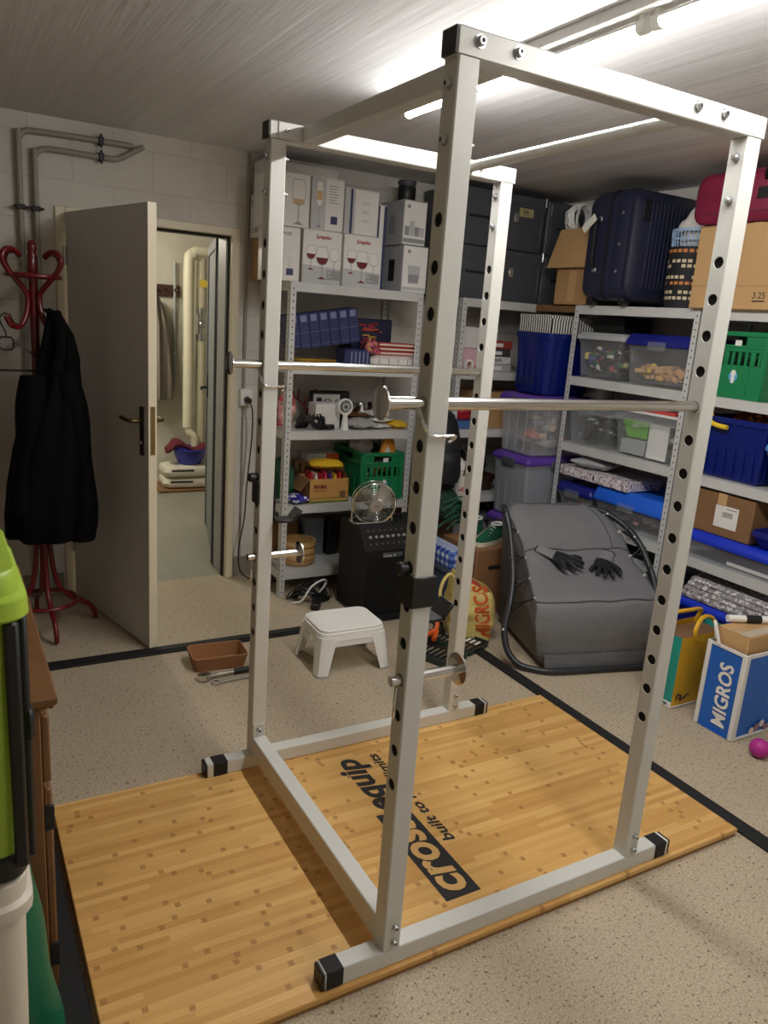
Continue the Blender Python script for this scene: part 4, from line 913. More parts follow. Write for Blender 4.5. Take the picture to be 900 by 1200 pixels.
# ---------------------------------------------------------------- unit 2 top: grey transport crates
def euro_case(label, x0, x1, y0, y1, z0, h, sticker=False, latch_x=None):
    a, b = (x1 - x0) / 2, (y1 - y0) / 2
    t = thing('transport_case', label, 'crate', ((x0 + x1) / 2, (y0 + y1) / 2, z0), 0, 'dark grey transport cases')
    q = M(); q.loft([rrect(-a + i_, -b + i_, a - i_, b - i_, .02, z) for i_, z in ((.012, 0), (.008, .006), (.004, h - .075), (.004, h - .07))]); q.loft([rrect(-a, -b, a, b, .02, h - .072), rrect(-a, -b, a, b, .02, h - .045)])
    q.box(-a + .03, -b - .002, .03, -a + .045, -b + .01, h - .08, bev=.002); q.box(a - .045, -b - .002, .03, a - .03, -b + .01, h - .08, bev=.002); q.build('case_body', m_greyp, t)
    q = M(); q.loft([rrect(-a - .003, -b - .003, a + .003, b + .003, .022, h - .045), rrect(-a - .003, -b - .003, a + .003, b + .003, .022, h - .008), rrect(-a + .01, -b + .01, a - .01, b - .01, .02, h - .001)])
    q.box(-.10, -b - .006, h - .062, .12, -b, h - .05, bev=.002); q.build('lid', m_greyp, t)
    q = M(); lx = (latch_x - (x0 + x1) / 2) if latch_x else 0
    q.box(lx - .018, -b - .012, h - .165, lx + .018, -b - .002, h - .105, bev=.003); q.build('latch', m_zinc, t)
    q = M(); q.tube([(a - .02, -b + .03, h), (a - .02, -b - .004, h + .0), (a - .02, -b - .006, h - .05)], .006, 8); q.build('catch', m_zinc, t); q = M(); q.tube([(-a + .02, -b - .006, h - .09), (-a + .02, -b - .006, h - .02)], .006, 8); q.build('catch', m_zinc, t)
    if sticker:
        q = M(); q.box(.115, -b - .0012, h - .125, .225, -b, h - .075); q.text('M', (.15, -b - .0014, h - .118), (1, 0, 0), (0, 0, 1), 1, height=.035); q.build('sticker', [mat('beige label', (176, 164, 120), 0.6), m_ink], t)
    q = M()
    for i in range(6): q.box(-a + .08 + i * .026, -b - .0048, h * .48, -a + .10 + i * .026, -b - .004, h * .48 + .014)
    q.build('moulded_mark', m_black, t)
euro_case('dark grey transport case with a beige sticker, upper left of four', 1.80, 2.475, 2.63, 3.03, 2.112, .322, True, 2.23)
euro_case('dark grey transport case without sticker, lower left of four', 1.81, 2.495, 2.63, 3.03, 1.801, .308, False, 2.23)
euro_case('dark grey transport case at the upper right, behind the cardboard box and white cable', 2.505, 2.84, 2.66, 3.03, 2.112, .322)
euro_case('dark grey transport case at the lower right, behind the brown cardboard box', 2.505, 2.84, 2.66, 3.03, 1.801, .308)
# cardboard box with hanging flap, in front of the cases
t = thing('carton', 'open brown cardboard box with a flap hanging down, left of the navy suitcase', 'box', (2.62, 2.295, 1.80))
q = M(); a, b, h = .18, .145, .43
q.box(-a, -b, 0, a, b, .004); q.box(-a, -b, 0, a, -b + .004, h); q.box(-a, b - .004, 0, a, b, h); q.box(-a, -b, 0, -a + .004, b, h); q.box(a - .004, -b, 0, a, b, h); q.build('carton_body', m_card, t)
q = M(); q.loft([[(-a - .001 - dx, b - .002, h + .01), (-a - .001 - dx, -b + .002, h + .01), (-a - .035 - dx, -b + .004, h - .215), (-a - .035 - dx, b + .055, h - .215)] for dx in (0, .004)]); q.build('flap', m_card2, t)
q = M(); q.box(-a - .0008, -.03, .02, -a, .03, .20, bev=.0002); q.build('tape', m_parcel, t)
b_ = M(); b_.box(2.455, 2.23, 1.757, 2.83, 2.615, 1.799, bev=.002); tag(b_.build('shelf_board', m_cardd), 'brown board bridging the corner gap under the open cardboard box', 'board')
def coil(name, label, x, y, z, r, m, seed, n=9, cr=.0045, tall=.9):
    R = random.Random(seed); q = M()
    for i in range(n):
        th = R.uniform(-.5, .5); pts = []
        for k in range(18):
            a = 2 * pi * k / 18; rr = r * R.uniform(.9, 1.02)
            u, w = rr * cos(a) * R.uniform(.93, 1), rr * sin(a) * tall
            pts.append((x + u * cos(th), y + u * sin(th) + .012 * (i - n / 2) / 2, z + r * tall + w))
        q.tube(spline(pts, 2, True), cr, 6, closed=True)
    return tag(q.build(name, m), label, 'cable')
coil('cable_coil', 'coiled white cable standing in the open cardboard box', 2.50, 2.355, 2.225, .085, m_white, 3, 14, .0032, .95)
sp = M(); sp.box(2.46, 2.17, 1.8045, 2.75, 2.42, 2.224, bev=.004); tag(sp.build('carton_insert', m_cardd), 'brown packing insert inside the open cardboard box, under the white cable', 'packing')

# unit 2 shelves
z = 1.36
carton('carton', 'white angled carton on the corner shelving behind the rack upright', 1.945, 2.70, z + .14, 2.09, 2.86, z + .27, m_whitep, rz=.15, tape=False)
carton('carton', 'pale pink carton under the white angled carton', 1.93, 2.69, z + .0, 2.10, 2.88, z + .139, mat('pale pink card', (214, 176, 186), 0.6), tape=False)
t = thing('tape_roll', 'roll of white tape standing before the pink carton', 'tape roll', (2.0, 2.66, z)); q = M(); rr = [(.022, -.012), (.036, -.012), (.036, .012), (.022, .012)]
q.loft([[(r * cos(a), y, .036 + r * sin(a)) for r, y in rr] for a in [2 * pi * k / 28 for k in range(28)]], closed=True, cap=False); q.build('roll', m_whitep, t); q = M(); q.tube(circ((0, 0, .036), .0215, 28, 1), .0022, 6, closed=True); q.build('core', m_card, t)
pouch('craft_packet', 'coral red packet lying beside the white tape roll', 2.085, 2.672, z, .05, .035, .02, .3, mat('coral film', (206, 110, 92), 0.5), 41)
for i, (lab, x0, y0, z0, x1, y1, z1, c) in enumerate((('low grey flat box on the corner shelf left of the blue tub', 2.16, 2.68, 0, 2.36, 2.86, .05, (176, 176, 178)), ('white flat box, second from the shelf in the grey pile', 2.165, 2.685, .05, 2.355, 2.86, .095, (222, 220, 216)), ('dark flat box, third from the shelf in the grey pile', 2.17, 2.69, .095, 2.35, 2.86, .145, (64, 60, 62)), ('red and grey flat box on top of the grey pile', 2.165, 2.69, .145, 2.36, 2.86, .195, (156, 60, 56)))):
    t = carton('flat_box', lab, x0, y0, z + z0, x1, y1, z + z1, mat('box card %d' % i, c, 0.6), tape=False); q = M(); q.box(-.08, -(y1 - y0) / 2 - .0008, .012, .02, -(y1 - y0) / 2, .034); q.build('printed_label', m_whitep if i in (0, 2, 3) else m_greyi, t)
pouch('cloth_pile', 'dark red folded cloth at the back of the corner shelf', 2.1, 2.93, z, .12, .07, .09, 0, mat('dark red cloth', (120, 26, 34), 0.9), 52, cat='cloth')
z = .99
carton('carton', 'brown cardboard carton on the corner shelving, left of the purple lidded box', 2.155, 2.69, z, 2.48, 2.95, z + .235, m_card)
crumple('cloth', 'red cloth folded behind the rack bar on the corner shelving', 'cloth', 2.05, 2.78, z + .05, .085, .08, .065, m_red, 61)
carton('flat_box', 'flat blue carton under the red cloth', 1.945, 2.66, z, 2.148, 2.88, z + .05, mat('mid blue card', (70, 104, 156), 0.5), tape=False)
z = .555
t = tub_bin('storage_box', 'dark brown wooden tray at the back of the lower corner shelf', 2.0, 2.70, z, 2.36, 2.98, z + .11, mat('dark brown tray', (60, 36, 24), 0.6), taper=.01)
crumple('black_bag', 'black soft bag stuffed above the dark brown tray', 'bag', 2.19, 2.84, z + .09, .14, .11, .10, mat('black cloth', (20, 20, 22), 0.9, bump=.3, bscale=50), 63)
q = M(); q.tube(spline([(2.355, 2.64, .60), (2.375, 2.63, .66), (2.36, 2.63, .72), (2.385, 2.635, .78), (2.37, 2.64, .70), (2.39, 2.64, .63), (2.36, 2.64, .575)], 5), .008, 6); tag(q.build('strap', mat('neon yellow webbing', (176, 214, 40), 0.6)), 'neon yellow green strap hanging beside the purple lidded box', 'strap')
z = .155
tub_bin('storage_box', 'grey plastic box on the lowest corner shelf behind the big cardboard box', 1.95, 2.66, z, 2.35, 2.98, z + .25, m_greyl, m_greyp)
carton('carton', 'cardboard carton on the lowest corner shelf, at the right beside the grey box', 2.40, 2.66, z, 2.78, 2.98, z + .28, m_cardd)

# ---------------------------------------------------------------- corner stack on the floor
SX0, SX1, SY0, SY1 = 2.215, 2.70, 2.235, 2.60
tub_bin('storage_box', 'grey translucent box with purple lid, lowest of the corner stack', SX0, SY0, 0, SX1, SY1, .46, m_clearg, m_purple, m_greyp, 'purple lidded boxes', ribs=4)
tub_bin('storage_box', 'grey translucent box with purple lid, second from the floor in the corner stack', SX0, SY0, .461, SX1, SY1, .87, m_clearg, m_purple, m_greyp, 'purple lidded boxes', ribs=4)
tub_bin('storage_box', 'clear box with purple lid and toys inside, just under the blue tub', SX0 + .01, SY0, .871, SX1, SY1, 1.25, m_clearf, m_purple, m_greyp, 'purple lidded boxes', ribs=3)
jumble('soft_toys', 'soft toys showing through the clear purple lidded box', 'toys', 12, SX0 + .06, SY0 + .05, .89, SX1 - .06, SY1 - .05, 1.18, [(222, 214, 200), (214, 110, 90), (196, 190, 180), (150, 150, 150), (230, 200, 150), (60, 60, 64)], 60, .05, .09)
tub_bin('storage_box', 'deep blue translucent tub on top of the corner stack', SX0 + .055, SY0 + .005, 1.251, SX1, SY1, 1.625, m_clearb, None, None, None, taper=.025, r=.06, ribs=5)
q = M(); q.box(2.30, 2.36, 1.30, 2.66, 2.56, 1.60, bev=.01); tag(q.build('folded_cloth', mat('dark blue cloth', (20, 26, 80), 0.9)), 'dark cloth filling the deep blue tub', 'cloth')
t = thing('striped_box', 'black and white striped box lying on the blue tub', 'box', (2.47, 2.40, 1.6255)); q = M(); q.box(-.185, -.15, 0, .185, .15, .105, bev=.004); q.build('box_body', stripes_mat('black white stripes', (236, 236, 232), (22, 22, 24), .021, 3, .5), t)
q = M(); q.box(-.188, -.153, .085, .188, .153, .108, bev=.004); q.build('lid', stripes_mat('black white stripes', (0, 0, 0), (0, 0, 0), 1) if False else bpy.data.materials['black white stripes'], t)

# ---------------------------------------------------------------- unit 3 (right wall, under the suitcase)
XF = 2.42
def suitcase():
    t = thing('suitcase', 'large navy ribbed hard shell suitcase standing on the right wall shelving', 'suitcase', (2.60, 1.94, 1.80))
    # local: x towards wall, y along the shelf, z up; shells split along y
    a, b, h = .265, .19, .61; z0 = .03
    m_nv = mat('navy shell', (34, 38, 62), 0.42, bump=0.15, bscale=220); m_nv2 = mat('dark navy zip', (20, 22, 34), 0.6)
    def shell(y0, y1, nm):
        q = M(); r = .07; rings = []
        s = 1 if y1 > y0 else -1; L_ = abs(y1 - y0)
        for u, ins in ((0, 0), (L_ * .55, 0), (L_ * .85, .012), (L_, .045)):
            rings.append([(x, y0 + s * u, z) for x, z, _ in rrect(-a + ins, z0 + ins, a - ins, h - ins, r)])
        q.loft(rings)
        for i in range(13):   # moulded ribs on the broad face
            x = -a + .11 + i * .03; q.tube([(x, y1 + s * .001, z0 + .07), (x, y1 + s * .003, z0 + .10), (x + .0, y1 + s * .003, h - .10), (x, y1 + s * .001, h - .07)], .006, 6)
        for zz in (z0 + .17, z0 + .30, z0 + .42): pass
        return q.build('shell', m_nv, t)
    shell(-.012, -b, 'f'); shell(.012, b, 'b')
    q = M(); q.loft([[(x, y, z) for x, z, _ in rrect(-a - .004, z0 - .004, a + .004, h + .004, .072)] for y in (-.012, .012)]); q.build('zip_band', m_nv2, t)
    q = M(); q.loft([[(-a - .001 - dx, y, z) for y, z in ((-.150 + i_, z0 + .06 + i_), (-.05 - i_, z0 + .06 + i_), (-.05 - i_, h - .06 - i_), (-.150 + i_, h - .06 - i_))] for dx, i_ in ((0, 0), (.006, .012))]); q.build('moulded_panel', m_nv, t)
    q = M(); q.tube(spline([(-a - .004, .07, z0 + .17), (-a - .03, .07, z0 + .20), (-a - .034, .07, z0 + .30), (-a - .03, .07, z0 + .40), (-a - .004, .07, z0 + .43)], 5), .009, 8); q.build('carry_handle', m_black, t)
    q = M()
    for zz in (z0 + .16, z0 + .43): q.box(-a - .008, .055, zz - .014, -a, .085, zz + .014, bev=.003)
    q.build('handle_mount', m_zinc, t)
    q = M(); T = Matrix.Translation((-a - .035, .085, z0 + .42)) @ Matrix.Rotation(radians(-38), 4, 'X'); q.box(-.001, -.02, -.012, .001, .09, .03, T=T); q.build('luggage_tag', mat('white paper tag', (226, 226, 214), 0.7), t)
    for zz in (z0 + .15, z0 + .29, z0 + .45): M().cyl((-a - .002, -.10, zz), (-a - .009, -.10, zz), .008, 12).build('stud', m_zinc, t)
    q = M(); q.box(-.22, -b - .004, h - .17, -.16, -b + .006, h - .06, bev=.003); q.build('grille_plate', m_nv2, t)
    for x in (-.2, .2):
        for y in (-.12, .12):
            q = M(); q.cyl((x - .02, y, .0255), (x + .02, y, .0255), .025, 14); q.box(x - .026, y - .012, .02, x + .026, y + .012, .045, bev=.004); q.build('wheel', m_black, t)
    q = M(); q.box(-.06, -.02, h, .10, .02, h + .018, bev=.006); q.build('top_handle', m_black, t)
suitcase()
# woven basket
t = thing('laundry_basket', 'round black basket with white and orange woven bands, on the shelf top beside the suitcase', 'basket', (2.585, 1.55, 1.80))
m_bw = mat('black wicker', (26, 26, 30), 0.7, bump=.5, bscale=80, bdist=.004)
q = M(); q.lathe([(.11, 0), (.115, .004), (.128, .31), (.124, .31), (.112, .012), (.001, .01)], n=40); q.build('basket_body', m_bw, t)
for k, (z, c) in enumerate(((.045, 'w'), (.075, 'w'), (.12, 'o'), (.15, 'w'), (.205, 'w'), (.23, 'w'), (.28, 'o'))):
    q = M(); R = random.Random(k); r = .1155 + .0125 * z / .31 + .0015; n = 26
    for i in range(n):
        if R.random() < .18: continue
        a0 = 2 * pi * i / n; a1 = a0 + 2 * pi / n * .72; q.add([(r * cos(a), r * sin(a), zz) for zz in (z, z + .016) for a in (a0, (a0 + a1) / 2, a1)], [(0, 1, 4, 3), (1, 2, 5, 4)])
    q.build('woven_band', mat('cream wicker', (214, 200, 166), 0.7) if c == 'w' else mat('orange wicker', (208, 132, 72), 0.7), t)
t = thing('plastic_basket', 'small pale blue perforated basket sitting in the black woven basket', 'basket', (2.585, 1.55, 2.10)); q = M(); m_pb = mat('pale blue plastic', (150, 178, 214), 0.4)
for z, hgt in ((0, .012), (.045, .008), (.085, .014)): q.lathe([(.118 + z * .12, z), (.118 + z * .12, z + hgt), (.114 + z * .12, z + hgt), (.114 + z * .12, z)], n=36, cap=False)
for i in range(36): a = 2 * pi * i / 36; q.cyl((.116 * cos(a), .116 * sin(a), .0), (.126 * cos(a), .126 * sin(a), .095), .0032, 5)
q.lathe([(.11, .0), (.001, .0)], n=24, cap=False); q.build('basket_body', m_pb, t)
crumple('white_cloth', 'crumpled white cloth in the pale blue basket', 'cloth', 2.585, 1.55, 2.115, .09, .09, .10, mat('white cloth', (226, 224, 218), 0.85), 71, .4)
crumple('white_cloth', 'small white cloth piece above the crumpled white cloth, against the burgundy suitcase', 'cloth', 2.60, 1.50, 2.285, .04, .04, .05, mat('white cloth', (226, 224, 218)), 72, .3)
# bins of unit 3
z = 1.386
tub_bin('storage_box', 'clear box with pale grey lid full of dark gadgets and coloured bits', 2.435, 1.815, z, 2.82, 2.19, z + .265, m_clear, m_greyl, None, 'clear boxes on the right wall shelving', lidh=.03)
jumble('mixed_gadgets', 'dark gadgets and coloured bits inside the pale grey lidded box', 'toys', 21, 2.468, 1.845, z + .015, 2.66, 2.17, z + .20, [(34, 34, 38), (40, 44, 48), (34, 34, 38), (30, 32, 36), (50, 120, 70), (214, 200, 120), (170, 60, 60), (220, 216, 206), (60, 80, 140)], 150, .025, .075)
tub_bin('storage_box', 'clear box with deep blue lid holding wooden and yellow blocks', 2.435, 1.335, z, 2.82, 1.80, z + .275, m_clear, m_dkblue, m_clear, 'clear boxes on the right wall shelving', lidh=.05)
jumble('wooden_blocks', 'pale wooden and yellow blocks inside the deep blue lidded box', 'toys', 22, 2.468, 1.37, z + .015, 2.62, 1.775, z + .14, [(190, 150, 104), (214, 176, 130), (190, 150, 104), (232, 196, 50), (206, 160, 110)], 80, .03, .065)
t = carton('black_box', 'black box at the back above the gadget box', 2.60, 2.0, z + .0, 2.82, 2.19, z + .2, m_black, tape=False) if False else None
q = M(); q.box(2.56, 1.95, z + .268, 2.80, 2.19, z + .36, bev=.006); o = q.build('case', m_black); tag(o, 'black flat case lying on the pale grey lid', 'case')
z = .986
tub_bin('storage_box', 'clear box with dark cables under a blue flat lid on the middle shelf', 2.435, 1.825, z, 2.82, 2.20, z + .235, m_clear, m_clearf, m_clear, 'clear boxes on the right wall shelving', lidh=.03)
cable_bundle('cable_bundle', 'dark cables and silver plugs in the middle shelf clear box', 2.62, 2.01, z + .02, .13, .13, 16, m_black, 33, .006, .13)
jumble('silver_plugs', 'silver plugs scattered among the dark cables in the clear box', 'plugs', 24, 2.48, 1.88, z + .03, 2.76, 2.14, z + .19, [(196, 198, 200), (30, 30, 34), (150, 152, 156)], 45, .012, .028)
q = M(); q.box(2.45, 1.87, z + .236, 2.80, 2.18, z + .256, bev=.006); q.box(2.47, 1.89, z + .256, 2.78, 2.16, z + .262, bev=.003); tag(q.build('box_lid', m_blue), 'loose bright blue lid lying on the box of cables', 'lid')
tub_bin('storage_box', 'clear box with a lime green tray inside, on the middle shelf', 2.435, 1.335, z, 2.82, 1.81, z + .245, m_clear, m_clearf, m_clear, 'clear boxes on the right wall shelving', lidh=.03)
t = tub_bin('tray', 'lime green small tray inside the clear middle shelf box', 2.475, 1.58, z + .10, 2.62, 1.775, z + .20, mat('apple green plastic', (120, 196, 60), 0.4), taper=.012, r=.01, cat='tray')
q = M(); q.text('Leon', (-.0733, .02, .066), (0, -1, 0), (0, 0, 1), 0, width=.05, height=.02, bold=.03); q.build('printed_word', m_whitep, t, recalc=False)
q = M(); q.box(2.477, 1.59, z + .012, 2.60, 1.765, z + .095, bev=.004); tag(q.build('carton', m_greyl), 'pale carton below the lime green tray', 'box')
q = M(); q.box(2.468, 1.43, z + .012, 2.476, 1.565, z + .20, bev=.001); tag(q.build('paper_card', m_whitep), 'white card standing in the clear box right of the lime tray', 'card')
jumble('craft_bits', 'green and red craft bits filling the right of the lime tray box', 'toys', 25, 2.485, 1.37, z + .015, 2.77, 1.57, z + .17, [(96, 120, 90), (120, 140, 110), (150, 50, 50), (190, 190, 180), (80, 90, 86)], 60, .025, .05)
for i, (lab, y0, y1, zz, c) in enumerate((('white flat folder lying on the lime tray box', 1.36, 1.76, .246, (226, 224, 220)), ('red edged white folder on top of the flat folder', 1.40, 1.74, .262, (206, 70, 66)))):
    q = M(); q.box(2.45, y0, z + zz, 2.78, y1, z + zz + .015, bev=.003); o = q.build('folder', mat('folder %d' % i, c, 0.5)); tag(o, lab, 'folder')
z = .561
tub_bin('storage_box', 'clear box with navy lid on the lower right wall shelf beside the purple lids', 2.43, 1.89, z, 2.82, 2.195, z + .18, m_clear, m_dkblue, m_clear, 'clear boxes on the right wall shelving', lidh=.045)
jumble('small_toys', 'red and white bits inside the navy lidded box', 'toys', 26, 2.47, 1.93, z + .015, 2.78, 2.15, z + .10, [(150, 60, 66), (120, 150, 190), (214, 214, 214), (90, 96, 100)], 30, .02, .045)
tub_bin('storage_box', 'clear box with large bright blue lid behind the grey lounge chair', 2.43, 1.345, z, 2.82, 1.875, z + .225, m_clear, m_blue2, m_clear, 'clear boxes on the right wall shelving', lidh=.075)
jumble('pink_toys', 'pale pink and beige bits inside the bright blue lidded box', 'toys', 27, 2.47, 1.40, z + .015, 2.77, 1.82, z + .10, [(200, 150, 140), (214, 190, 170), (120, 90, 84), (190, 186, 180)], 50, .02, .05)
t = carton('flat_box', 'white speckled flat game box on the navy lid', 2.42, 1.62, z + .227, 2.70, 2.17, z + .285, speckle_mat('speckled print', (214, 206, 210), [(150, 120, 140), (180, 170, 176), (236, 234, 234)], 90), tape=False)
q = M(); q.box(-.1408, -.02, .012, -.14, -.01, .045); q.build('printed_mark', m_ink, t)
pouch('plastic_pack', 'grey crinkled plastic bag lying on the speckled game box', 2.54, 1.98, z + .286, .11, .13, .045, .3, mat('grey film', (170, 172, 176), 0.25, bump=.8, bscale=30, bdist=.01), 77, cat='bag')
z = .156
tub_bin('storage_box', 'grey box on the lowest right wall shelf hidden behind the lounge chair', 2.45, 1.36, z, 2.80, 2.16, z + .26, m_clearg, m_greyl)

# ---------------------------------------------------------------- unit 4 (right edge)
z = 1.80
t = carton('carton', 'big brown carton marked 3.25 under the burgundy suitcase', 2.385, .74, z, 2.82, 1.37, z + .385, m_card2)
q = M(); q.text('3.25', (-.2178, -.035, .05), (0, -1, 0), (0, 0, 1), 0, height=.028); q.box(-.2182, -.10, .035, -.2178, -.035, .041, 0); q.box(-.2182, -.23, .04, -.2178, -.19, .08, 1); q.box(-.2182, -.31, .105, -.2178, .31, .107, 1); q.build('lettering', [m_ink, m_cardd], t, recalc=False)
q = M(); q.box(-.2182, -.02, .315, -.2176, .07, .355, bev=.0002); q.build('tape_patch', m_parcel, t)
t = thing('suitcase', 'burgundy soft suitcase lying on the big brown carton under the ceiling', 'suitcase', (2.60, 1.10, z + .386)); m_bg = mat('burgundy fabric', (128, 28, 62), 0.55, bump=.2, bscale=200)
q = M(); a, b, h = .225, .33, .235; r = .06
q.loft([[(x + (-a - .0) * 0, y, zz) for y, zz in [(p[0], p[1]) for p in rrect(-b + i_, .006 + i_, b - i_, h - i_, r)] for x in [X]] for X, i_ in ((-a, .03), (-a + .02, .006), (-a + .05, 0), (a - .05, 0), (a - .02, .006), (a, .03))]); q.build('case_body', m_bg, t)
q = M(); q.tube([(-a + .022, y, zz) for y, zz, _ in rrect(-b + .002, .006 + .004, b - .002, h - .002, r)], .005, 6, closed=True); q.box(-a - .002, -b + .06, .045, -a + .004, b - .06, .052); q.build('piping', mat('dark burgundy cord', (96, 20, 46), 0.5), t)
q = M(); q.tube(spline([(-a + .01, -.05, h - .05), (-a - .03, -.08, h - .02), (-a - .03, -.16, h + .0), (-a - .03, -.24, h - .02), (-a + .01, -.27, h - .05)], 5), .013, 8); q.build('carry_handle', m_black, t)
q = M(); q.box(-a - .004, -.10, .10, -a + .001, -.02, .15, bev=.002); q.build('name_plate', m_black, t)
q = M()
for y in (-.25, .25): q.box(-a + .03, y - .02, 0, -a + .08, y + .02, .012, bev=.003); q.box(a - .08, y - .02, 0, a - .03, y + .02, .012, bev=.003)
q.build('foot', m_black, t)
z = 1.386
t, tp = green_crate('green folding crate at the right edge, on the shelf above the blue tub', 2.635, 1.10, z, .205, .18, .315, 'green folding crates'); tp(0, -.02)
jumble('mixed_packets', 'dark and white packets filling the green crate at the right edge', 'packets', 28, 2.45, .945, z + .02, 2.81, 1.265, z + .22, [(226, 224, 220), (190, 190, 190), (90, 66, 50), (40, 40, 44), (200, 196, 190)], 70, .03, .06)
z = .986
tub_bin('storage_box', 'royal blue translucent tub with a yellow thing hanging over its rim', 2.43, .84, z, 2.82, 1.235, z + .305, m_clearb, None, None, None, taper=.025, r=.03, ribs=6)
q = M(); q.box(2.50, .91, z + .02, 2.76, 1.17, z + .25, bev=.02); tag(q.build('folded_cloth', bpy.data.materials['dark blue cloth']), 'dark blue cloth filling the royal blue tub', 'cloth')
crumple('costume', 'red and orange speckled costume on top inside the royal blue tub', 'costume', 2.63, 1.02, z + .235, .12, .13, .07, speckle_mat('red orange cloth', (110, 26, 24), [(190, 100, 40), (60, 16, 18)], 60, .8), 81)
q = M(); q.tube(spline([(2.45, 1.17, z + .30), (2.425, 1.17, z + .30), (2.415, 1.15, z + .275), (2.415, 1.10, z + .262), (2.415, 1.05, z + .26)], 5), [.012] * 21, 8); o = q.build('toy_strap', mat('yellow plastic', (236, 200, 50), 0.4)); tag(o, 'yellow plastic toy hanging over the royal blue tub rim', 'toy')
tub_bin('storage_box', 'grey box with light blue lid at the very right edge on the tub shelf', 2.40, .40, z, 2.80, .825, z + .25, m_clearg, mat('light blue plastic', (80, 140, 214), 0.4), None, lidh=.05)
z = .561
tub_bin('storage_box', 'flat long clear box with blue lid under the labelled brown carton', 2.40, .42, z, 2.82, 1.20, z + .145, m_clear, m_blue, None, 'clear boxes on the right wall shelving', lidh=.035, taper=.012)
q = M(); q.box(2.46, .50, z + .012, 2.76, .95, z + .03); q.box(2.44, .55, z + .03, 2.70, .68, z + .035, 1); tag(q.build('paper_sheets', [m_whitep, mat('pale yellow paper', (226, 210, 160), 0.7)]), 'white and yellow papers inside the flat blue lidded box', 'papers')
t = carton('carton', 'brown carton with a white address label on the flat blue lid', 2.44, .84, z + .147, 2.80, 1.20, z + .36, m_cardd)
q = M(); q.box(-.1808, -.10, .045, -.18, .03, .155); q.build('address_label', m_whitep, t)
q = M()
for i in range(4): q.box(-.1812, -.07, .10 + i * .007, -.1808, -.01 - .008 * (i % 2), .103 + i * .007)
q.box(-.1812, -.09, .14, -.1808, -.03, .143); q.build('print', m_ink, t)
tub_bin('tray', 'open dark blue tray with green bits standing on the flat blue lid', 2.40, .46, z + .146, 2.70, .82, z + .235, m_dkblue, taper=.03, r=.02, cat='tray')
jumble('green_bits', 'green and white bits in the open dark blue tray', 'toys', 29, 2.46, .52, z + .155, 2.65, .76, z + .20, [(110, 210, 60), (200, 200, 200), (60, 70, 90)], 14, .02, .045)
z = .156
tub_bin('storage_box', 'deep blue lidded box on the lowest shelf behind the yellow shopping bag', 2.40, .56, z, 2.82, 1.20, z + .20, m_dkblue, m_blue, None)
t = thing('printed_blanket', 'folded grey and white printed blanket on the deep blue lowest box', 'blanket', (2.60, .85, z + .2015))
for i in range(4):
    q = M(); e = .012 * i; q.loft([rrect(-.19 + e * .5, -.26 + e, .19, .30 - e, .03, zz) for zz in (i * .026, i * .026 + .006)] + [rrect(-.195 + e * .5, -.265 + e, .19, .305 - e, .03, i * .026 + .013)] + [rrect(-.19 + e * .5, -.26 + e, .19, .30 - e, .03, i * .026 + .025)]); q.warp(lambda v: Vector((v.x + .006 * sin(v.y * 40), v.y, v.z)))
    q.build('fold', speckle_mat('grey print cloth', (150, 146, 150), [(206, 202, 204), (120, 116, 122), (176, 166, 166), (222, 220, 220)], 75, .6), t)
# ---------------------------------------------------------------- guitar amplifier and desk fan
AX0, AX1, AY0, AY1, AH = 1.065, 1.52, 2.15, 2.46, .52
t = thing('guitar_amplifier', 'black guitar amplifier standing on the floor behind the white stool', 'amplifier', ((AX0 + AX1) / 2, (AY0 + AY1) / 2, 0))
a, b = (AX1 - AX0) / 2, (AY1 - AY0) / 2; m_tolex = mat('black tolex', (10, 10, 11), 0.7, bump=.4, bscale=260)
q = M(); prof = [(-b, .012), (b, .012), (b, AH - .004), (b - .004, AH), (-b + .085, AH), (-b + .08, AH - .004), (-b + .004, AH - .115), (-b, AH - .12)]
q.loft([[(x, y, z) for y, z in prof] for x in (-a, a)]); q.build('cabinet', m_tolex, t)
q = M(); q.box(-a + .018, -b - .004, .03, a - .018, -b, AH - .17, bev=.002); q.build('grille_cloth', mat('black grille cloth', (8, 8, 9), 0.95, bump=.5, bscale=400), t)
def slope(u, v, lift=0.0):   # point on the slanted control panel
    p0, p1 = Vector((0, -b + .004, AH - .115)), Vector((0, -b + .08, AH - .004)); d = (p1 - p0); n = Vector((0, -d.z, d.y)).normalized()
    w = p0 + d * v + n * lift; return Vector((u, w.y, w.z))
q = M(); q.add([slope(-a + .02, .08, .001), slope(a - .02, .08, .001), slope(a - .02, .92, .001), slope(-a + .02, .92, .001)], [(0, 1, 2, 3)]); q.build('control_panel', mat('black panel', (16, 16, 18), 0.35), t, recalc=False)
for i in range(9):
    u = -a + .045 + i * .036; M().cyl(slope(u, .5, .001), slope(u, .5, .016), .009, 14).build('knob', m_zinc, t)
q = M()
for i in range(9):
    for k, v in ((0, .22), (1, .80)): q.cyl(slope(-a + .045 + i * .036, v, .001), slope(-a + .045 + i * .036, v, .0022), .0035, 8)
q.build('printed_marks', m_greyi, t)
q = M(); q.box(.0 - .12, -b - .007, AH - .165, .01, -b - .0035, AH - .137, bev=.002); q.text('Line 6', (-.11, -b - .0075, AH - .160), (1, 0, 0), (0, 0, 1), 1, width=.075, height=.016); q.build('badge', [m_greyp, m_whitep], t, recalc=False)
q = M(); q.tube(spline([(-.10, .04, AH), (-.09, .04, AH + .02), (0, .04, AH + .026), (.09, .04, AH + .02), (.10, .04, AH)], 5), .010, 8); q.build('carry_handle', m_black, t)
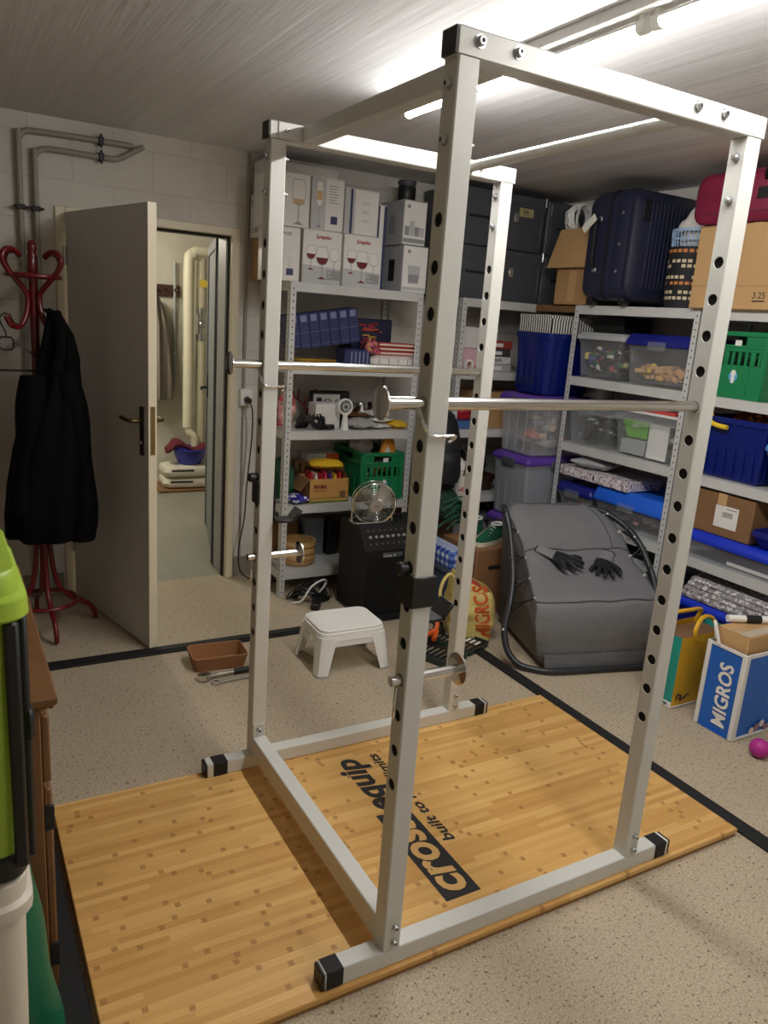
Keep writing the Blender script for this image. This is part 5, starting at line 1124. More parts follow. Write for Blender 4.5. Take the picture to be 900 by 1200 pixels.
for sx in (-1, 1):
    for sy in (-1, 1): M().cyl((sx * (a - .04), sy * (b - .04), 0), (sx * (a - .04), sy * (b - .04), .0122), .018, 14).build('foot', m_rubber, t)
    q = M(); q.box(sx * a - .006, -b - .002, .012, sx * a + .002 if sx > 0 else sx * a + .006, -b + .03, .05, bev=.003) if False else q.sph((sx * (a - .006), -b + .006, .03), .014, 6); q.build('corner_guard', m_black, t)
# desk fan
FX, FY, FZ = 1.185, 2.33, AH + .0262
t = thing('desk_fan', 'round chrome desk fan standing on top of the black amplifier', 'fan', (FX, FY, AH)); fc = Vector((0, -.02, .115 + .0)); R_ = .122
tilt = Matrix.Translation(fc) @ Matrix.Rotation(radians(-14), 4, 'Z') @ Matrix.Rotation(radians(8), 4, 'X')
q = M(); k = q.mark()
q.tube(circ((0, -.035, 0), R_, 44, 1), .0075, 8, closed=True); q.tube(circ((0, .018, 0), R_ - .002, 44, 1), .0035, 8, closed=True)
for r in (.045, .058, .071, .084, .097, .110): q.tube(circ((0, -.038 - .028 * (1 - (r / R_) ** 2), 0), r, 40, 1), .0011, 5, closed=True)
for i in range(36):
    an = 2 * pi * i / 36; q.tube([(.034 * cos(an), -.066, .034 * sin(an)), (.085 * cos(an), -.056, .085 * sin(an)), (R_ * cos(an), -.036, R_ * sin(an)), (R_ * cos(an), .015, R_ * sin(an))], .0010, 4)
q.xf(k, tilt); q.build('grille', m_chrome, t)
q = M(); q.cyl((0, -.071, 0), (0, -.060, 0), .036, 28); q.text('FAN', (0, -.0716, -.003), (1, 0, 0), (0, 0, 1), 1, height=.006, center=True) if False else q.box(-.012, -.0722, -.002, .012, -.071, .002, 1); q.xf(0, tilt); q.build('hub_cap', [mat('satin aluminium', (196, 194, 190), 0.35, .7), m_greyp], t)
q = M()
for i in range(3):
    a0 = 2 * pi * i / 3 + .55; ring = []
    for r, w0, w1 in ((.03, -.45, .55), (.06, -.75, .62), (.095, -.72, .60), (.114, -.45, .40)): ring.append([(r * cos(a0 + w), -.012 + .030 * (w - w0) / (w1 - w0) + s, r * sin(a0 + w)) for s in (0, .0015) for w in ((w0, (w0 + w1) / 2, w1) if s == 0 else (w1, (w0 + w1) / 2, w0))])
    q.loft(ring)
q.xf(0, tilt); q.build('blade', mat('polished blade', (210, 208, 202), 0.18, 0.9), t)
q = M(); q.lathe([(.02, .02), (.045, .03), (.045, .08), (.03, .10), (.001, .10)]); q.xf(0, tilt @ Matrix.Rotation(radians(-90), 4, 'X')); q.build('motor', m_zinc, t)
q = M(); q.tube(spline([(-.128, -.02, .115), (-.132, -.02, .06), (-.128, -.02, .01), (-.12, -.05, .0055), (-.06, -.06, .0055), (.06, -.06, .0055), (.12, -.05, .0055), (.128, -.02, .01), (.132, -.02, .06), (.128, -.02, .115)], 5), .0045, 8)
q.tube(spline([(-.12, -.03, .0055), (-.10, .05, .0055), (.10, .05, .0055), (.12, -.03, .0055)], 5), .0045, 8); q.build('stand', m_chrome, t)

# ---------------------------------------------------------------- white step stool
t = thing('step_stool', 'white plastic step stool with handle holes on the carpet', 'stool', (.735, 1.725, 0), radians(-2)); q = M()
hx, hy, ht = .165, .125, .222
rings = [rrect(-hx - i_, -hy - i_, hx + i_, hy + i_, .045, z, 6) for i_, z in ((.010, ht - .055), (.004, ht - .022), (.004, ht - .018), (0, ht - .016), (0, ht - .004), (-.004, ht), (-.016, ht), (-.02, ht - .002))]
q.loft(rings, cap=False); n = len(rings[0]); q.add(rings[-1], [tuple(range(n))]); q.build('step', m_white, t, recalc=False)
R2 = M()
for i in range(11):
    for j in range(8):
        x, y = -.125 + i * .025, -.088 + j * .025; e = .009; R2.add([(x - e, y, ht - .0018), (x, y - e, ht - .0018), (x + e, y, ht - .0018), (x, y + e, ht - .0018), (x, y, ht + .0004)], [(0, 1, 4), (1, 2, 4), (2, 3, 4), (3, 0, 4)])
R2.build('tread_pattern', m_white, t, sharp=5)
def leg(sx, sy):
    q = M(); rings = []
    for u in (0, .15, .4, .7, 1.0):
        z = (ht - .045) * (1 - u) + .008; ox = sx * (hx + .008 + .020 * u); oy = sy * (hy + .008 + .022 * u); w = .085 - .030 * u; wy = .075 - .025 * u
        ix, iy = ox - sx * w, oy - sy * wy; r = .03; pts = [(ix, oy), (ox - sx * r, oy), (ox - sx * r * .3, oy - sy * r * .3), (ox, oy - sy * r), (ox, iy), (ox - sx * .006, iy), (ox - sx * .006, oy - sy * r), (ox - sx * (r * .3 + .005), oy - sy * (r * .3 + .005)), (ox - sx * r, oy - sy * .006), (ix, oy - sy * .006)]
        rings.append([(x, y, z) for x, y in pts])
    q.loft(rings); o = q.build('leg', m_white, t)
    q = M(); q.loft([[(x, y, z - (.008 if k_ == 0 else 0)) for x, y, z in [(p[0] * 1.008, p[1] * 1.008, .0085) for p in rings[-1]]] for k_ in (0, 1)]); q.build('rubber_foot', m_greyl, o)
for sx in (-1, 1):
    for sy in (-1, 1): leg(sx, sy)
for sy in (-1, 1):
    q = M(); y = sy * (hy + .008); q.loft([[(x, y, z), (x, y - sy * .006, z)] for x, z in ((0, 0),)] ) if False else None
    pts = [(-hx + .05, ht - .05), (hx - .05, ht - .05), (hx - .05, ht - .075), (hx - .09, ht - .063), (-hx + .09, ht - .063), (-hx + .05, ht - .075)]
    q.prism(pts, (0, y, 0), (1, 0, 0), (0, 0, 1), .006 if sy < 0 else -.006) if False else q.box(-hx + .04, min(y, y - sy * .006), ht - .085, hx - .04, max(y, y - sy * .006), ht - .045, bev=.002); q.build('skirt', m_white, t)
for sx in (-1, 1):   # end skirts with an oval handle hole
    q = M(); x = sx * (hx + .009); o_, i_ = [], []
    for k in range(24):
        an = 2 * pi * (k + .5) / 24; c, s = cos(an), sin(an); m = max(abs(c), abs(s)); o_.append((c / m * .085, s / m * .042)); i_.append((c * .046, s * .017))
    z0 = ht - .062
    for dx in (0, -sx * .006): q.add([(x + dx, y, z0 + z) for y, z in o_ + i_], [(k, (k + 1) % 24, 24 + (k + 1) % 24, 24 + k) for k in range(24)])
    q.loft([[(x + dx, y, z0 + z) for y, z in i_] for dx in (0, -sx * .006)], cap=False); q.build('skirt', m_white, t)

# ---------------------------------------------------------------- tray and spanners
t = thing('cardboard_tray', 'brown pressed cardboard tray on the carpet left of the rack', 'tray', (.165, 1.90, 0), radians(-4))
q = M(); q.loft([rrect(-.115, -.07, .115, .07, .02, 0), rrect(-.13, -.085, .13, .085, .025, .068), rrect(-.125, -.08, .125, .08, .022, .068), rrect(-.110, -.065, .110, .065, .016, .006)]); q.build('tray_body', mat('brown pulp board', (150, 104, 66), 0.85, bump=.2, bscale=60), t)
q = M(); q.tube([(x, y, .069) for x, y, _ in rrect(-.1275, -.0825, .1275, .0825, .024)], .003, 6, closed=True); q.build('rolled_rim', mat('brown pulp rim', (162, 116, 76), 0.85), t)
t = thing('ratchet_wrench', 'steel ratchet with black grip lying in front of the cardboard tray', 'ratchet', (.06, 1.755, 0), radians(2))
q = M(); q.loft([[(x, y, z) for x, y in [(-.028 * cos(u) * (1.1 if cos(u) > 0 else 1), .024 * sin(u)) for u in [2 * pi * k / 24 for k in range(24)]]] for z in (.006, .009, .026, .029)]); q.cyl((.025, 0, .017), (.06, 0, .017), .012, 12, r1=.0085); q.cyl((.06, 0, .017), (.14, 0, .017), .0075, 12); q.build('ratchet_head', m_chrome, t)
q = M(); q.cyl((-.002, 0, .029), (-.002, 0, .0305), .015, 18); q.cyl((.024, 0, .028), (.024, 0, .0295), .007, 12); q.build('drive_disc', m_black, t)
q = M(); q.tube([(.14, 0, .017), (.145, 0, .017), (.23, 0, .017), (.245, 0, .017)], [.008, .013, .014, .010], 14); q.build('grip', m_black, t)
t = thing('spanner', 'long steel ring spanner lying nearest to the camera beside the ratchet', 'spanner', (.11, 1.70, 0), radians(3))
q = M(); q.tube([(0, 0, .009), (.02, 0, .008), (.22, .0, .008)], [.006, .0055, .0055], 10); q.build('shank', m_chrome, t)
q = M(); q.loft([[(-.014 + r * cos(u), r * sin(u), z) for r, z in ((.014, .003), (.014, .017), (.008, .017), (.008, .003))] for u in [2 * pi * k / 20 for k in range(20)]], closed=True, cap=False); q.build('ring_end', m_chrome, t)

# ---------------------------------------------------------------- cables by the shelf foot
cable_bundle('cable_bundle', 'tangled black cables heaped on the floor under the straw basket', .93, 2.55, .0, .14, .11, 12, m_black, 44, .0045, .10)
q = M(); q.tube(spline([(.80, 2.50, .005), (.84, 2.46, .03), (.90, 2.46, .11), (.98, 2.48, .135), (1.01, 2.50, .11), (.985, 2.50, .07), (.96, 2.52, .03), (.94, 2.55, .006)], 6), .0055, 8); tag(q.build('white_cable', m_white), 'white cable arching over the black tangled cables', 'cable')
t = thing('power_strip', 'black power strip lying among the floor cables', 'power strip', (.93, 2.44, 0), radians(58)); q = M(); q.box(-.10, -.025, 0, .10, .025, .04, bev=.006); q.build('strip_body', m_black, t)
for i in range(3): M().cyl((-.06 + i * .06, 0, .04), (-.06 + i * .06, 0, .0415), .018, 16).build('outlet', m_rubber, t)

# ---------------------------------------------------------------- tool case with bits
t = thing('tool_case', 'open dark green tool case of drill bits lying on the floor behind the rack', 'tool case', (1.30, 1.66, 0), radians(22)); m_dg = mat('dark green plastic', (34, 58, 50), 0.45)
q = M(); q.loft([rrect(-.20, -.15, .0, .15, .02, 0), rrect(-.205, -.155, -.002, .155, .02, .035), rrect(-.198, -.148, -.008, .148, .018, .035), rrect(-.195, -.145, -.012, .145, .018, .012)]); q.build('case_base', m_dg, t)
q = M(); q.loft([rrect(.004, -.15, .20, .15, .02, 0), rrect(.004, -.155, .205, .155, .02, .028), rrect(.010, -.148, .198, .148, .018, .028), rrect(.014, -.145, .195, .145, .018, .010)]); q.build('case_lid', m_dg, t)
q = M(); q.box(-.19, -.14, .012, -.02, .14, .03, bev=.003); q.box(.02, -.14, .010, .19, .14, .022, bev=.003); q.build('insert_tray', m_black, t)
for i in range(7): M().cyl((-.18, -.12 + i * .03, .035), (-.07 - .008 * i, -.12 + i * .03, .035), .0035 + .0006 * i, 8).build('drill_bit', m_zinc, t)
for i in range(9): M().cyl((.03, -.12 + i * .028, .026), (.075, -.12 + i * .028, .026), .005, 8).build('screwdriver_bit', m_zinc, t)
q = M()
for i in range(7): q.box(.12, -.12 + i * .03, .022, .17, -.105 + i * .03, .0235)
q.build('printed_label', m_whitep, t)
t = thing('hand_clamp', 'orange and black spring clamp lying in the open tool case', 'clamp', (1.30, 1.74, .045), radians(30)); q = M(); q.tube(spline([(-.09, .03, .012), (-.03, .012, .02), (.0, .0, .04), (.03, .02, .07)], 4), .013, 8); q.tube(spline([(-.09, -.03, .012), (-.03, -.012, .02), (.0, .0, .04)], 4), .013, 8); q.build('clamp_jaw', m_orange, t); q = M(); q.cyl((0, -.02, .035), (0, .02, .035), .012, 12); q.build('pivot', m_black, t)

# ---------------------------------------------------------------- brown box, shoes, shopping bag, dark things between the shelves
t = carton('carton', 'big brown cardboard box with a hand slot on the floor beside the lounge chair', 1.70, 1.98, 0, 2.16, 2.33, .40, mat('brown moving carton', (150, 108, 72), 0.8, var=.06, bump=.1, bscale=40), slot=True)
q = M(); q.box(-.14, -.1758, .275, -.05, -.175, .30, bev=.0003); q.build('hand_slot', m_hole, t); q = M()
for (x0, z0, x1, z1) in ((.07, .33, .16, .332), (.07, .30, .16, .302), (.07, .30, .072, .332), (.158, .30, .16, .332)): q.box(x0, -.1756, z0, x1, -.175, z1)
q.text('BOX', (.085, -.1758, .309), (1, 0, 0), (0, 0, 1), 0, height=.014) if False else q.box(.09, -.1756, .312, .14, -.175, .318); q.build('printed_frame', mat('brown print', (92, 62, 40), 0.7), t, recalc=False)
def shoe(label, x, y, z, rz):
    t = thing('sneaker', label, 'shoe', (x, y, z), rz, 'green sneakers'); q = M(); rings = []
    def foot(u): return .036 + .012 * sin(pi * min(1, u * 1.1)) - .02 * max(0, u - .85) / .15 * .6
    P = [-.135, -.12, -.08, -.03, .03, .08, .115, .132]
    for p in P:
        u = (p + .135) / .27; w = foot(u) * (.55 if p in (P[0], P[-1]) else 1); rings.append([(p, w * cos(a), .012 + .014 * (1 if sin(a) > 0 else -.85)) for a in [2 * pi * (k + .5) / 16 for k in range(16)]])
    q.loft(rings); q.build('sole', mat('cream rubber', (226, 220, 196), 0.6), t)
    q = M(); rings = []
    for p, hh in zip([-.13, -.115, -.08, -.03, .03, .08, .11, .125], [.05, .085, .085, .085, .065, .045, .035, .012]):
        u = (p + .135) / .27; w = foot(u) * (.5 if abs(p) > .122 else .93); rings.append([(p, w * cos(a) * (1 - .35 * max(0, sin(a))), .022 + hh * max(0, sin(a)) - .004 * (sin(a) < 0)) for a in [2 * pi * k / 16 for k in range(16)]])
    q.loft(rings); q.build('upper', mat('green suede', (22, 92, 66), 0.9), t)
    q = M(); q.tube(circ((-.075, 0, .106), .036, 20, 2, 1.1, .75), .007, 6, closed=True); q.build('collar', m_white, t)
    q = M()
    for i in range(4): q.tube(spline([(-.02 + i * .022, -.024, .093 - i * .012), (-.015 + i * .022, 0, .103 - i * .012), (-.02 + i * .022, .024, .093 - i * .012)], 3), .003, 5)
    q.build('laces', m_white, t)
    return t
shoe('green suede sneaker with cream sole, lying nearest on the brown moving box', 1.86, 2.09, .4015, radians(200)); shoe('green suede sneaker behind the other one on the brown moving box', 1.83, 2.22, .4015, radians(215))
t = thing('shoe', 'dark purple shoe at the back corner of the brown moving box', 'shoe', (2.06, 2.22, .4015)); q = M(); q.sph((0, 0, .04), (.08, .045, .045), 8); q.warp(lambda v: Vector((v.x, v.y, max(v.z, .003) * (1 - .4 * (v.x > .02))))); q.build('upper', mat('dark purple cloth', (54, 44, 74), 0.8), t); q = M(); q.loft([rrect(-.085, -.042, .085, .042, .038, zz) for zz in (0, .012)]); q.build('sole', m_whitep, t)
# plaid lined crate
t = tub_bin('storage_box', 'slate blue plastic box on the floor behind the shopping bag', 1.545, 2.02, 0, 1.692, 2.40, .285, mat('slate blue plastic', (86, 98, 116), 0.45), taper=.012, r=.015)
q = M(); q.loft([rrect(1.578, 2.055, 1.659, 2.365, .02, .02), rrect(1.568, 2.045, 1.669, 2.375, .02, .27), rrect(1.56, 2.035, 1.68, 2.385, .02, .30), rrect(1.56, 2.035, 1.68, 2.385, .02, .36), rrect(1.575, 2.05, 1.665, 2.37, .02, .385)]); tag(q.build('plaid_bag', plaid_mat('blue plaid', (226, 232, 240), (96, 130, 206), (36, 60, 150), .045)), 'blue and white plaid bag standing in the slate blue box', 'bag')
# dark green tarp bundle and backpack in the gap between the shelves
def sag_bag(name, label, cat, x, y, z0, rx, ry, h, m, seed, top=.35):
    q = M(); rings = []; n = 26; sv = Vector((seed * 1.9, 0, 0))
    for j in range(15):
        v = j / 14; w = (1 - (max(0, v - top) / (1 - top)) ** 2.2 * .62) * (.86 + .14 * min(1, v * 6))
        if j == 14: w *= .55
        rings.append([(x + rx * w * cos(a) * (1 + .16 * noise.noise(Vector((cos(a) * 1.6, sin(a) * 1.6, v * 3)) + sv)), y + ry * w * sin(a) * (1 + .16 * noise.noise(Vector((cos(a) * 1.6, sin(a) * 1.6, v * 3 + 5)) + sv)), z0 + h * v) for a in [2 * pi * k / n for k in range(n)]])
    q.loft(rings); return q, rings
carton('carton', 'tall dark carton on the floor in the gap between the shelving units', 1.615, 2.47, 0, 1.87, 2.88, .50, m_cardd)
q, _ = sag_bag('tarp', '', '', 1.725, 2.43, .501, .115, .15, .18, None, 3, .2)
t = thing('garden_net', 'dark green netting bundle heaped below the black backpack', 'netting', (0, 0, 0)); q.build('net_body', mat('dark green net', (20, 50, 40), 0.8, bump=.6, bscale=50, bdist=.01), t)
R = random.Random(9); q = M()
for i in range(9): q.tube(spline([(1.66 + R.uniform(-.03, .1), 2.30 + R.uniform(-.03, .02), .44 + .02 * i), (1.74, 2.28 + R.uniform(-.02, .02), .50 + .018 * i), (1.82, 2.31, .45 + .02 * i + R.uniform(-.03, .03))], 4), .006, 5)
q.build('net_cords', mat('green cord', (34, 92, 66), 0.7), t)
t = thing('backpack', 'black backpack standing between the shelving units', 'backpack', (1.70, 2.47, .68)); q, _ = sag_bag('b', '', '', 0, 0, 0, .125, .15, .47, None, 6, .45); q.build('pack_body', mat('black nylon', (22, 22, 24), 0.6, bump=.3, bscale=70, bdist=.004), t)
q, _ = sag_bag('p', '', '', -.005, -.13, .04, .085, .05, .2, None, 8, .6); q.build('front_pocket', mat('black nylon', (22, 22, 24)), t)
q = M(); q.tube(spline([(-.03, 0, .45), (-.03, 0, .50), (.0, 0, .515), (.03, 0, .50), (.03, 0, .45)], 4), .007, 6); q.build('grab_handle', m_black, t); q = M(); q.tube(spline([(.09, -.13, .25), (.115, -.15, .18), (.10, -.15, .08)], 4), .006, 6); q.build('strap', m_black, t)
crumple('paper_bag', 'white paper bag with pink print beside the black backpack', 'bag', 1.845, 2.42, .60, .05, .06, .14, speckle_mat('white paper pink print', (226, 222, 216), [(226, 222, 216), (206, 120, 130), (226, 222, 216)], 40, .7), 14, .15)
# yellow woven shopping bag
t = thing('shopping_bag', 'crumpled pale yellow shopping bag with orange lettering, leaning by the brown box', 'bag', (1.525, 1.775, 0), radians(-20)); m_ym = mat('pale yellow woven plastic', (226, 206, 128), 0.45, var=.12, vscale=9, bump=.7, bscale=26, bdist=.012)
q = M(); rings = []; n = 32
for j in range(17):
    v = j / 16; w = .88 + .14 * sin(pi * v) - .10 * v; ring = []
    for p in rrect(-.135, -.105, .135, .105, .05, 0, 7):
        nz = noise.noise(Vector((p[0] * 11, p[1] * 11, v * 5))); ring.append((p[0] * w * (1 + .07 * nz), p[1] * w * (1 + .12 * nz) , .31 * v + (.05 * (p[0] / .135) * v * v * -1)))
    rings.append(ring)
inn = [[(x * .97, y * .96, z) for x, y, z in r] for r in rings[::-1][:12]]
q.loft(rings + inn); q.build('bag_body', m_ym, t)
q = M(); q.text('MIGROS', (0, 0, 0), (0, 0, 1), (-1, 0, 0), 0, width=.285, height=.085, bold=.03)
yb = -.1
def wrapb(v):
    z = v.z + .025; vv = max(0, min(1, z / .31)); w = .88 + .14 * sin(pi * vv) - .10 * vv; x = v.x + .085 + .10 * (vv - .5) * -.5
    nz = noise.noise(Vector((x / w * 11, -.105 * 11, vv * 5))); return Vector((x, -.105 * w * (1 + .12 * nz) - .0035, z))
q.warp(wrapb); q.build('lettering', mat('orange red print', (216, 92, 40), 0.5), t, recalc=False)
q = M(); q.tube(spline([(-.11, -.09, .33), (-.15, -.10, .38), (-.19, -.11, .34), (-.20, -.12, .26), (-.14, -.11, .20)], 5), .009, 6); q.build('bag_handle', m_ym, t)
q, _ = sag_bag('x', '', '', 1.525, 1.775, .02, .08, .055, .29, None, 22, .6); tag(q.build('cloth', mat('orange red cloth', (176, 60, 44), 0.8, bump=.3, bscale=40)), 'red cloth stuffed in the yellow shopping bag', 'cloth')

# ---------------------------------------------------------------- grey lounge chair with laced cover
t = thing('lounge_chair', 'grey padded lounge chair laced to a black tube frame', 'chair', (1.626, 1.248, 0), math.atan2(-.2406, .9706))
m_gf = mat('grey padded fabric', (118, 118, 121), 0.72, var=.03, bump=.45, bscale=10, bdist=.02)
prof = [(.00, .012, -.02, .60), (-.012, .06, -.04, .61), (-.022, .12, -.055, .62), (-.028, .20, -.07, .625), (-.024, .28, -.08, .625), (-.014, .335, -.075, .62), (.004, .362, -.075, .62), (.03, .372, -.07, .62), (.10, .39, -.055, .63), (.20, .418, -.03, .645), (.28, .442, -.005, .66), (.34, .462, .01, .655), (.385, .487, .02, .655), (.41, .515, .02, .65), (.44, .56, .015, .64), (.49, .612, .005, .63), (.545, .655, -.005, .615), (.60, .688, -.010, .585), (.64, .70, -.012, .565), (.68, .695, -.01, .565), (.715, .66, .0, .58), (.72, .50, .02, .60), (.70, .25, .02, .60), (.68, .02, .02, .60)]
NS = 20; q = M(); rings = []
for i in range(NS + 1):
    s = i / NS; e = min(s, 1 - s) * 2; k = 1 - (1 - min(1, e * 3.2)) ** 2.4 * .10; ring = []
    for j, (bb, z, s0, s1) in enumerate(prof):
        cb, cz = .34, .30; nz = noise.noise(Vector((s * 4.5, bb * 6, z * 6))) * .014 * (1 if 4 < j < 20 else .5)
        dip = -.016 * sin(pi * s) if 8 <= j <= 13 else 0.0
        ring.append((s0 + (s1 - s0) * s, cb + (bb - cb) * k, max(.010, cz + (z - cz) * k + nz + dip)))
    rings.append(ring)
q.loft(rings); q.build('padded_cover', m_gf, t, sharp=60)
def on(bb_i, s, lift=.004):
    i = max(0, min(NS, int(round(s * NS)))); p = rings[i][bb_i]; return (p[0], p[1], p[2] + lift)
m_seam = mat('grey seam', (84, 84, 86), 0.7)
for nm, j in (('seam', 6), ('seam', 13), ('seam', 18)):
    q = M(); q.tube([on(j, k / NS, .001) for k in range(NS + 1)], .0045, 6); q.build(nm, m_seam, t)
for sd in (0, NS):
    q = M(); q.tube([(p[0], p[1], p[2]) for p in rings[sd][4:20]], .005, 6); q.build('seam', m_seam, t)
q = M(); q.tube([(p[0], p[1], p[2] + .002) for p in rings[NS - 3][13:19]], .003, 6); q.build('seam', m_seam, t)
q = M(); ring = [[(rings[i][j][0], rings[i][j][1] - .006, rings[i][j][2]) for i in range(1, NS)] for j in (1, 2)]; ring[1] = [(x, y, .10) for x, y, z in ring[1]]; ring[0] = [(x, y - .004, .018) for x, y, z in ring[0]]; q.loft(ring, ring_closed=False, cap=False); q.build('front_flap', m_gf, t)
m_tubeb = mat('black powder coated tube', (44, 46, 50), 0.35)
left = spline([(.02, .70, .66), (-.05, .56, .70), (-.055, .50, .66), (-.055, .42, .55), (-.09, .28, .40), (-.13, .20, .28), (-.17, .15, .17), (-.165, .10, .08), (-.13, .045, .03), (-.07, .0, .018), (.0, -.035, .018), (.10, -.045, .018), (.5, -.045, .018), (.62, -.04, .018)], 6)
right = spline([(.44, .66, .66), (.52, .62, .68), (.60, .57, .66), (.675, .49, .605), (.71, .40, .54), (.725, .30, .44), (.73, .22, .33), (.725, .12, .15), (.72, .02, .03), (.62, -.04, .018)], 6)
q = M(); q.tube(left, .0165, 12); q.tube(right, .0165, 12); q.build('frame', m_tubeb, t)
q = M(); R = random.Random(2)
def cord(p, s):
    p = Vector(p); s = Vector(s); d = (p - s).normalized(); q.tube(spline([s, s * .5 + p * .5 + Vector((0, 0, .008)), p - d * .018 + Vector((0, 0, .018)), p + d * .021, p - d * .015 + Vector((0, 0, -.018)), s * .6 + p * .4], 4), .004, 6)
ey = M()
for idx, j in ((10, 17), (16, 15), (21, 12), (26, 9), (31, 7)):
    s_ = rings[0][j]; cord(left[idx], (s_[0], s_[1], s_[2])); ey.tube(circ((s_[0] - .002, s_[1], s_[2]), .007, 12, 0), .0025, 6, closed=True)
for idx, j in ((8, 18), (14, 17), (20, 15), (26, 12), (31, 9)):
    s_ = rings[NS][j]; cord(right[idx], (s_[0], s_[1], s_[2])); ey.tube(circ((s_[0] - .004, s_[1] - .004, s_[2] + .004), .008, 12, 1), .003, 6, closed=True)
q.build('elastic_cord', m_black, t); ey.build('eyelet', m_white, t)
for p in (left[36], right[12], right[22]): M().sph((p[0] - .012, p[1] - .012, p[2] + .004), .006, 6).build('rivet', m_white, t)
# work gloves on the seat
m_gg = mat('grey knit glove', (128, 128, 130), 0.9, bump=.4, bscale=200); m_gb = mat('black glove coating', (26, 26, 28), 0.55, bump=.3, bscale=120)
def seatz(b): return .372 + (b - .03) * (.115 / .355) + .012
def glove(label, s, b, rot, mirror):
    c = Vector((1.626, 1.248, 0)) + Vector((.9706, -.2406, 0)) * s + Vector((.2406, .9706, 0)) * b
    zt = max(p[2] for r_ in rings for p in r_[6:14] if abs(p[0] - s) < .05 and abs(p[1] - b) < .045)
    t = thing('work_glove', label, 'glove', (c.x, c.y, zt - .010), rot, 'work gloves on the lounge chair')
    ch = math.atan2(-.2406, .9706); t.rotation_euler = (Matrix.Rotation(ch, 3, 'Z') @ Matrix.Rotation(radians(17), 3, 'X') @ Matrix.Rotation(rot - ch, 3, 'Z')).to_euler(); t.scale = (1.15, 1.15, 1.15)
    mir = -1 if mirror else 1
    q = M(); q.loft([[(x, y_ + w * cos(a) * mir, .012 + h * sin(a)) for a in [2 * pi * k / 16 for k in range(16)]] for x, y_, w, h in ((-.115, .006, .036, .012), (-.09, .004, .034, .011), (-.05, 0, .036, .010), (-.03, 0, .040, .011))]); q.build('cuff', m_gg, t)
    q = M(); q.tube([(-.116, .006 + .036 * cos(a) * mir, .012 + .012 * sin(a)) for a in [2 * pi * k / 16 for k in range(16)]], .0032, 6, closed=True); q.build('cuff_edge', m_gb, t)
    q = M(); q.loft([[(x, y_ + w * cos(a) * mir, .012 + h * sin(a)) for a in [2 * pi * k / 16 for k in range(16)]] for x, y_, w, h in ((-.03, 0, .041, .0115), (0, 0, .044, .013), (.03, 0, .045, .013), (.052, .0, .041, .010))])
    for i, (yy, ln, sp) in enumerate(((-.032, .062, -.35), (-.011, .078, -.08), (.011, .074, .12), (.031, .055, .42))):
        d = Vector((cos(sp), sin(sp), 0)); p0 = Vector((.035, yy * mir * 1.0, .013)); d.y *= mir; zz = (.013, .020, .018, .010)
        q.tube(spline([p0, p0 + d * ln * .4 + Vector((0, 0, .010 - .004 * (i % 2))), p0 + d * ln * .8 + Vector((0, 0, .004)), p0 + d * ln + Vector((0, 0, -.003))], 4), [.0105] * 9 + [.0095, .009, .0075, .004], 8)
    p0 = Vector((-.012, -.036 * mir, .013)); q.tube(spline([p0, p0 + Vector((.03, -.028 * mir, .008)), p0 + Vector((.055, -.042 * mir, .006)), p0 + Vector((.068, -.044 * mir, .0))], 4), [.013] * 6 + [.012, .011, .0105, .010, .009, .0075, .004], 8)
    q.build('coated_palm', m_gb, t)
    return t
glove('grey work glove with black fingers, left on the lounge chair seat, cuff pointing back', .20, .34, radians(-56), False)
glove('grey work glove with black fingers, right on the lounge chair seat, fingers toward the front', .44, .30, radians(-138), True)

# ---------------------------------------------------------------- shopping bags at the right
def shop_bag(name, label, x0, y0, x1, y1, h, m_front, m_side, trim, rz=0.0, lean=0.0):
    t = thing(name, label, 'bag', ((x0 + x1) / 2, (y0 + y1) / 2, 0), rz); a, b = (x1 - x0) / 2, (y1 - y0) / 2
    q = M(); nx = 8; nz = 9
    def wall(fn, mi):
        o = []
        for j in range(nz + 1): o.append([fn(i / nx, j / nz) for i in range(nx + 1)])
        q.loft(o, mi, cap=False, ring_closed=False)
    w = lambda u, v, k: .006 * noise.noise(Vector((u * 3 + k, v * 3, k * 2.0))) * sin(pi * u) * min(1, v * 3)
    for e in (0, .0025):
        s = 1 - e * 8
        wall(lambda u, v: ((-a + 2 * a * u) * (1 - e * 4), -b * (1 - e * 8) + w(u, v, 1), h * v + e), 0); wall(lambda u, v: ((-a + 2 * a * u) * (1 - e * 4), b * (1 - e * 8) + w(u, v, 2), h * v + e), 0)
        wall(lambda u, v: (-a * (1 - e * 4) + w(u, v, 3) + .02 * sin(pi * u) * (1 - v) * .6, -b + 2 * b * u, h * v + e), 1); wall(lambda u, v: (a * (1 - e * 4) + w(u, v, 4), -b + 2 * b * u, h * v + e), 1)
    q.add([(-a, -b, .003), (a, -b, .003), (a, b, .003), (-a, b, .003)], [(0, 1, 2, 3)], 0); q.build('bag_body', [m_front, m_side], t)
    return t, a, b, h
m_mb = mat('blue woven bag plastic', (28, 98, 190), 0.38, var=.03, bump=.35, bscale=16, bdist=.008)
t, a, b, h = shop_bag('shopping_bag', 'blue shopping bag with tall white lettering, holding a brown box', 1.938, .415, 2.33, .60, .395, m_mb, m_mb, None)
q = M()
for xx, yy in ((-a, -b), (-a, b), (a, -b), (a, b)): q.tube([(xx, yy, .004), (xx, yy, h)], .006, 8)
q.box(-a - .006, -b - .004, .004, -a + .001, -b + .016, h, bev=.001); q.box(-a - .006, b - .016, .004, -a + .001, b + .002, h, bev=.001); q.box(-a - .005, -b - .0045, .004, -a + .022, -b + .001, h, bev=.001)
q.box(-a - .003, -b - .003, h - .016, a + .003, -b + .002, h + .002, bev=.001); q.box(-a - .003, b - .002, h - .016, a + .003, b + .003, h + .002, bev=.001); q.box(-a - .0035, -b, h - .012, -a + .002, b, h + .002, bev=.001)
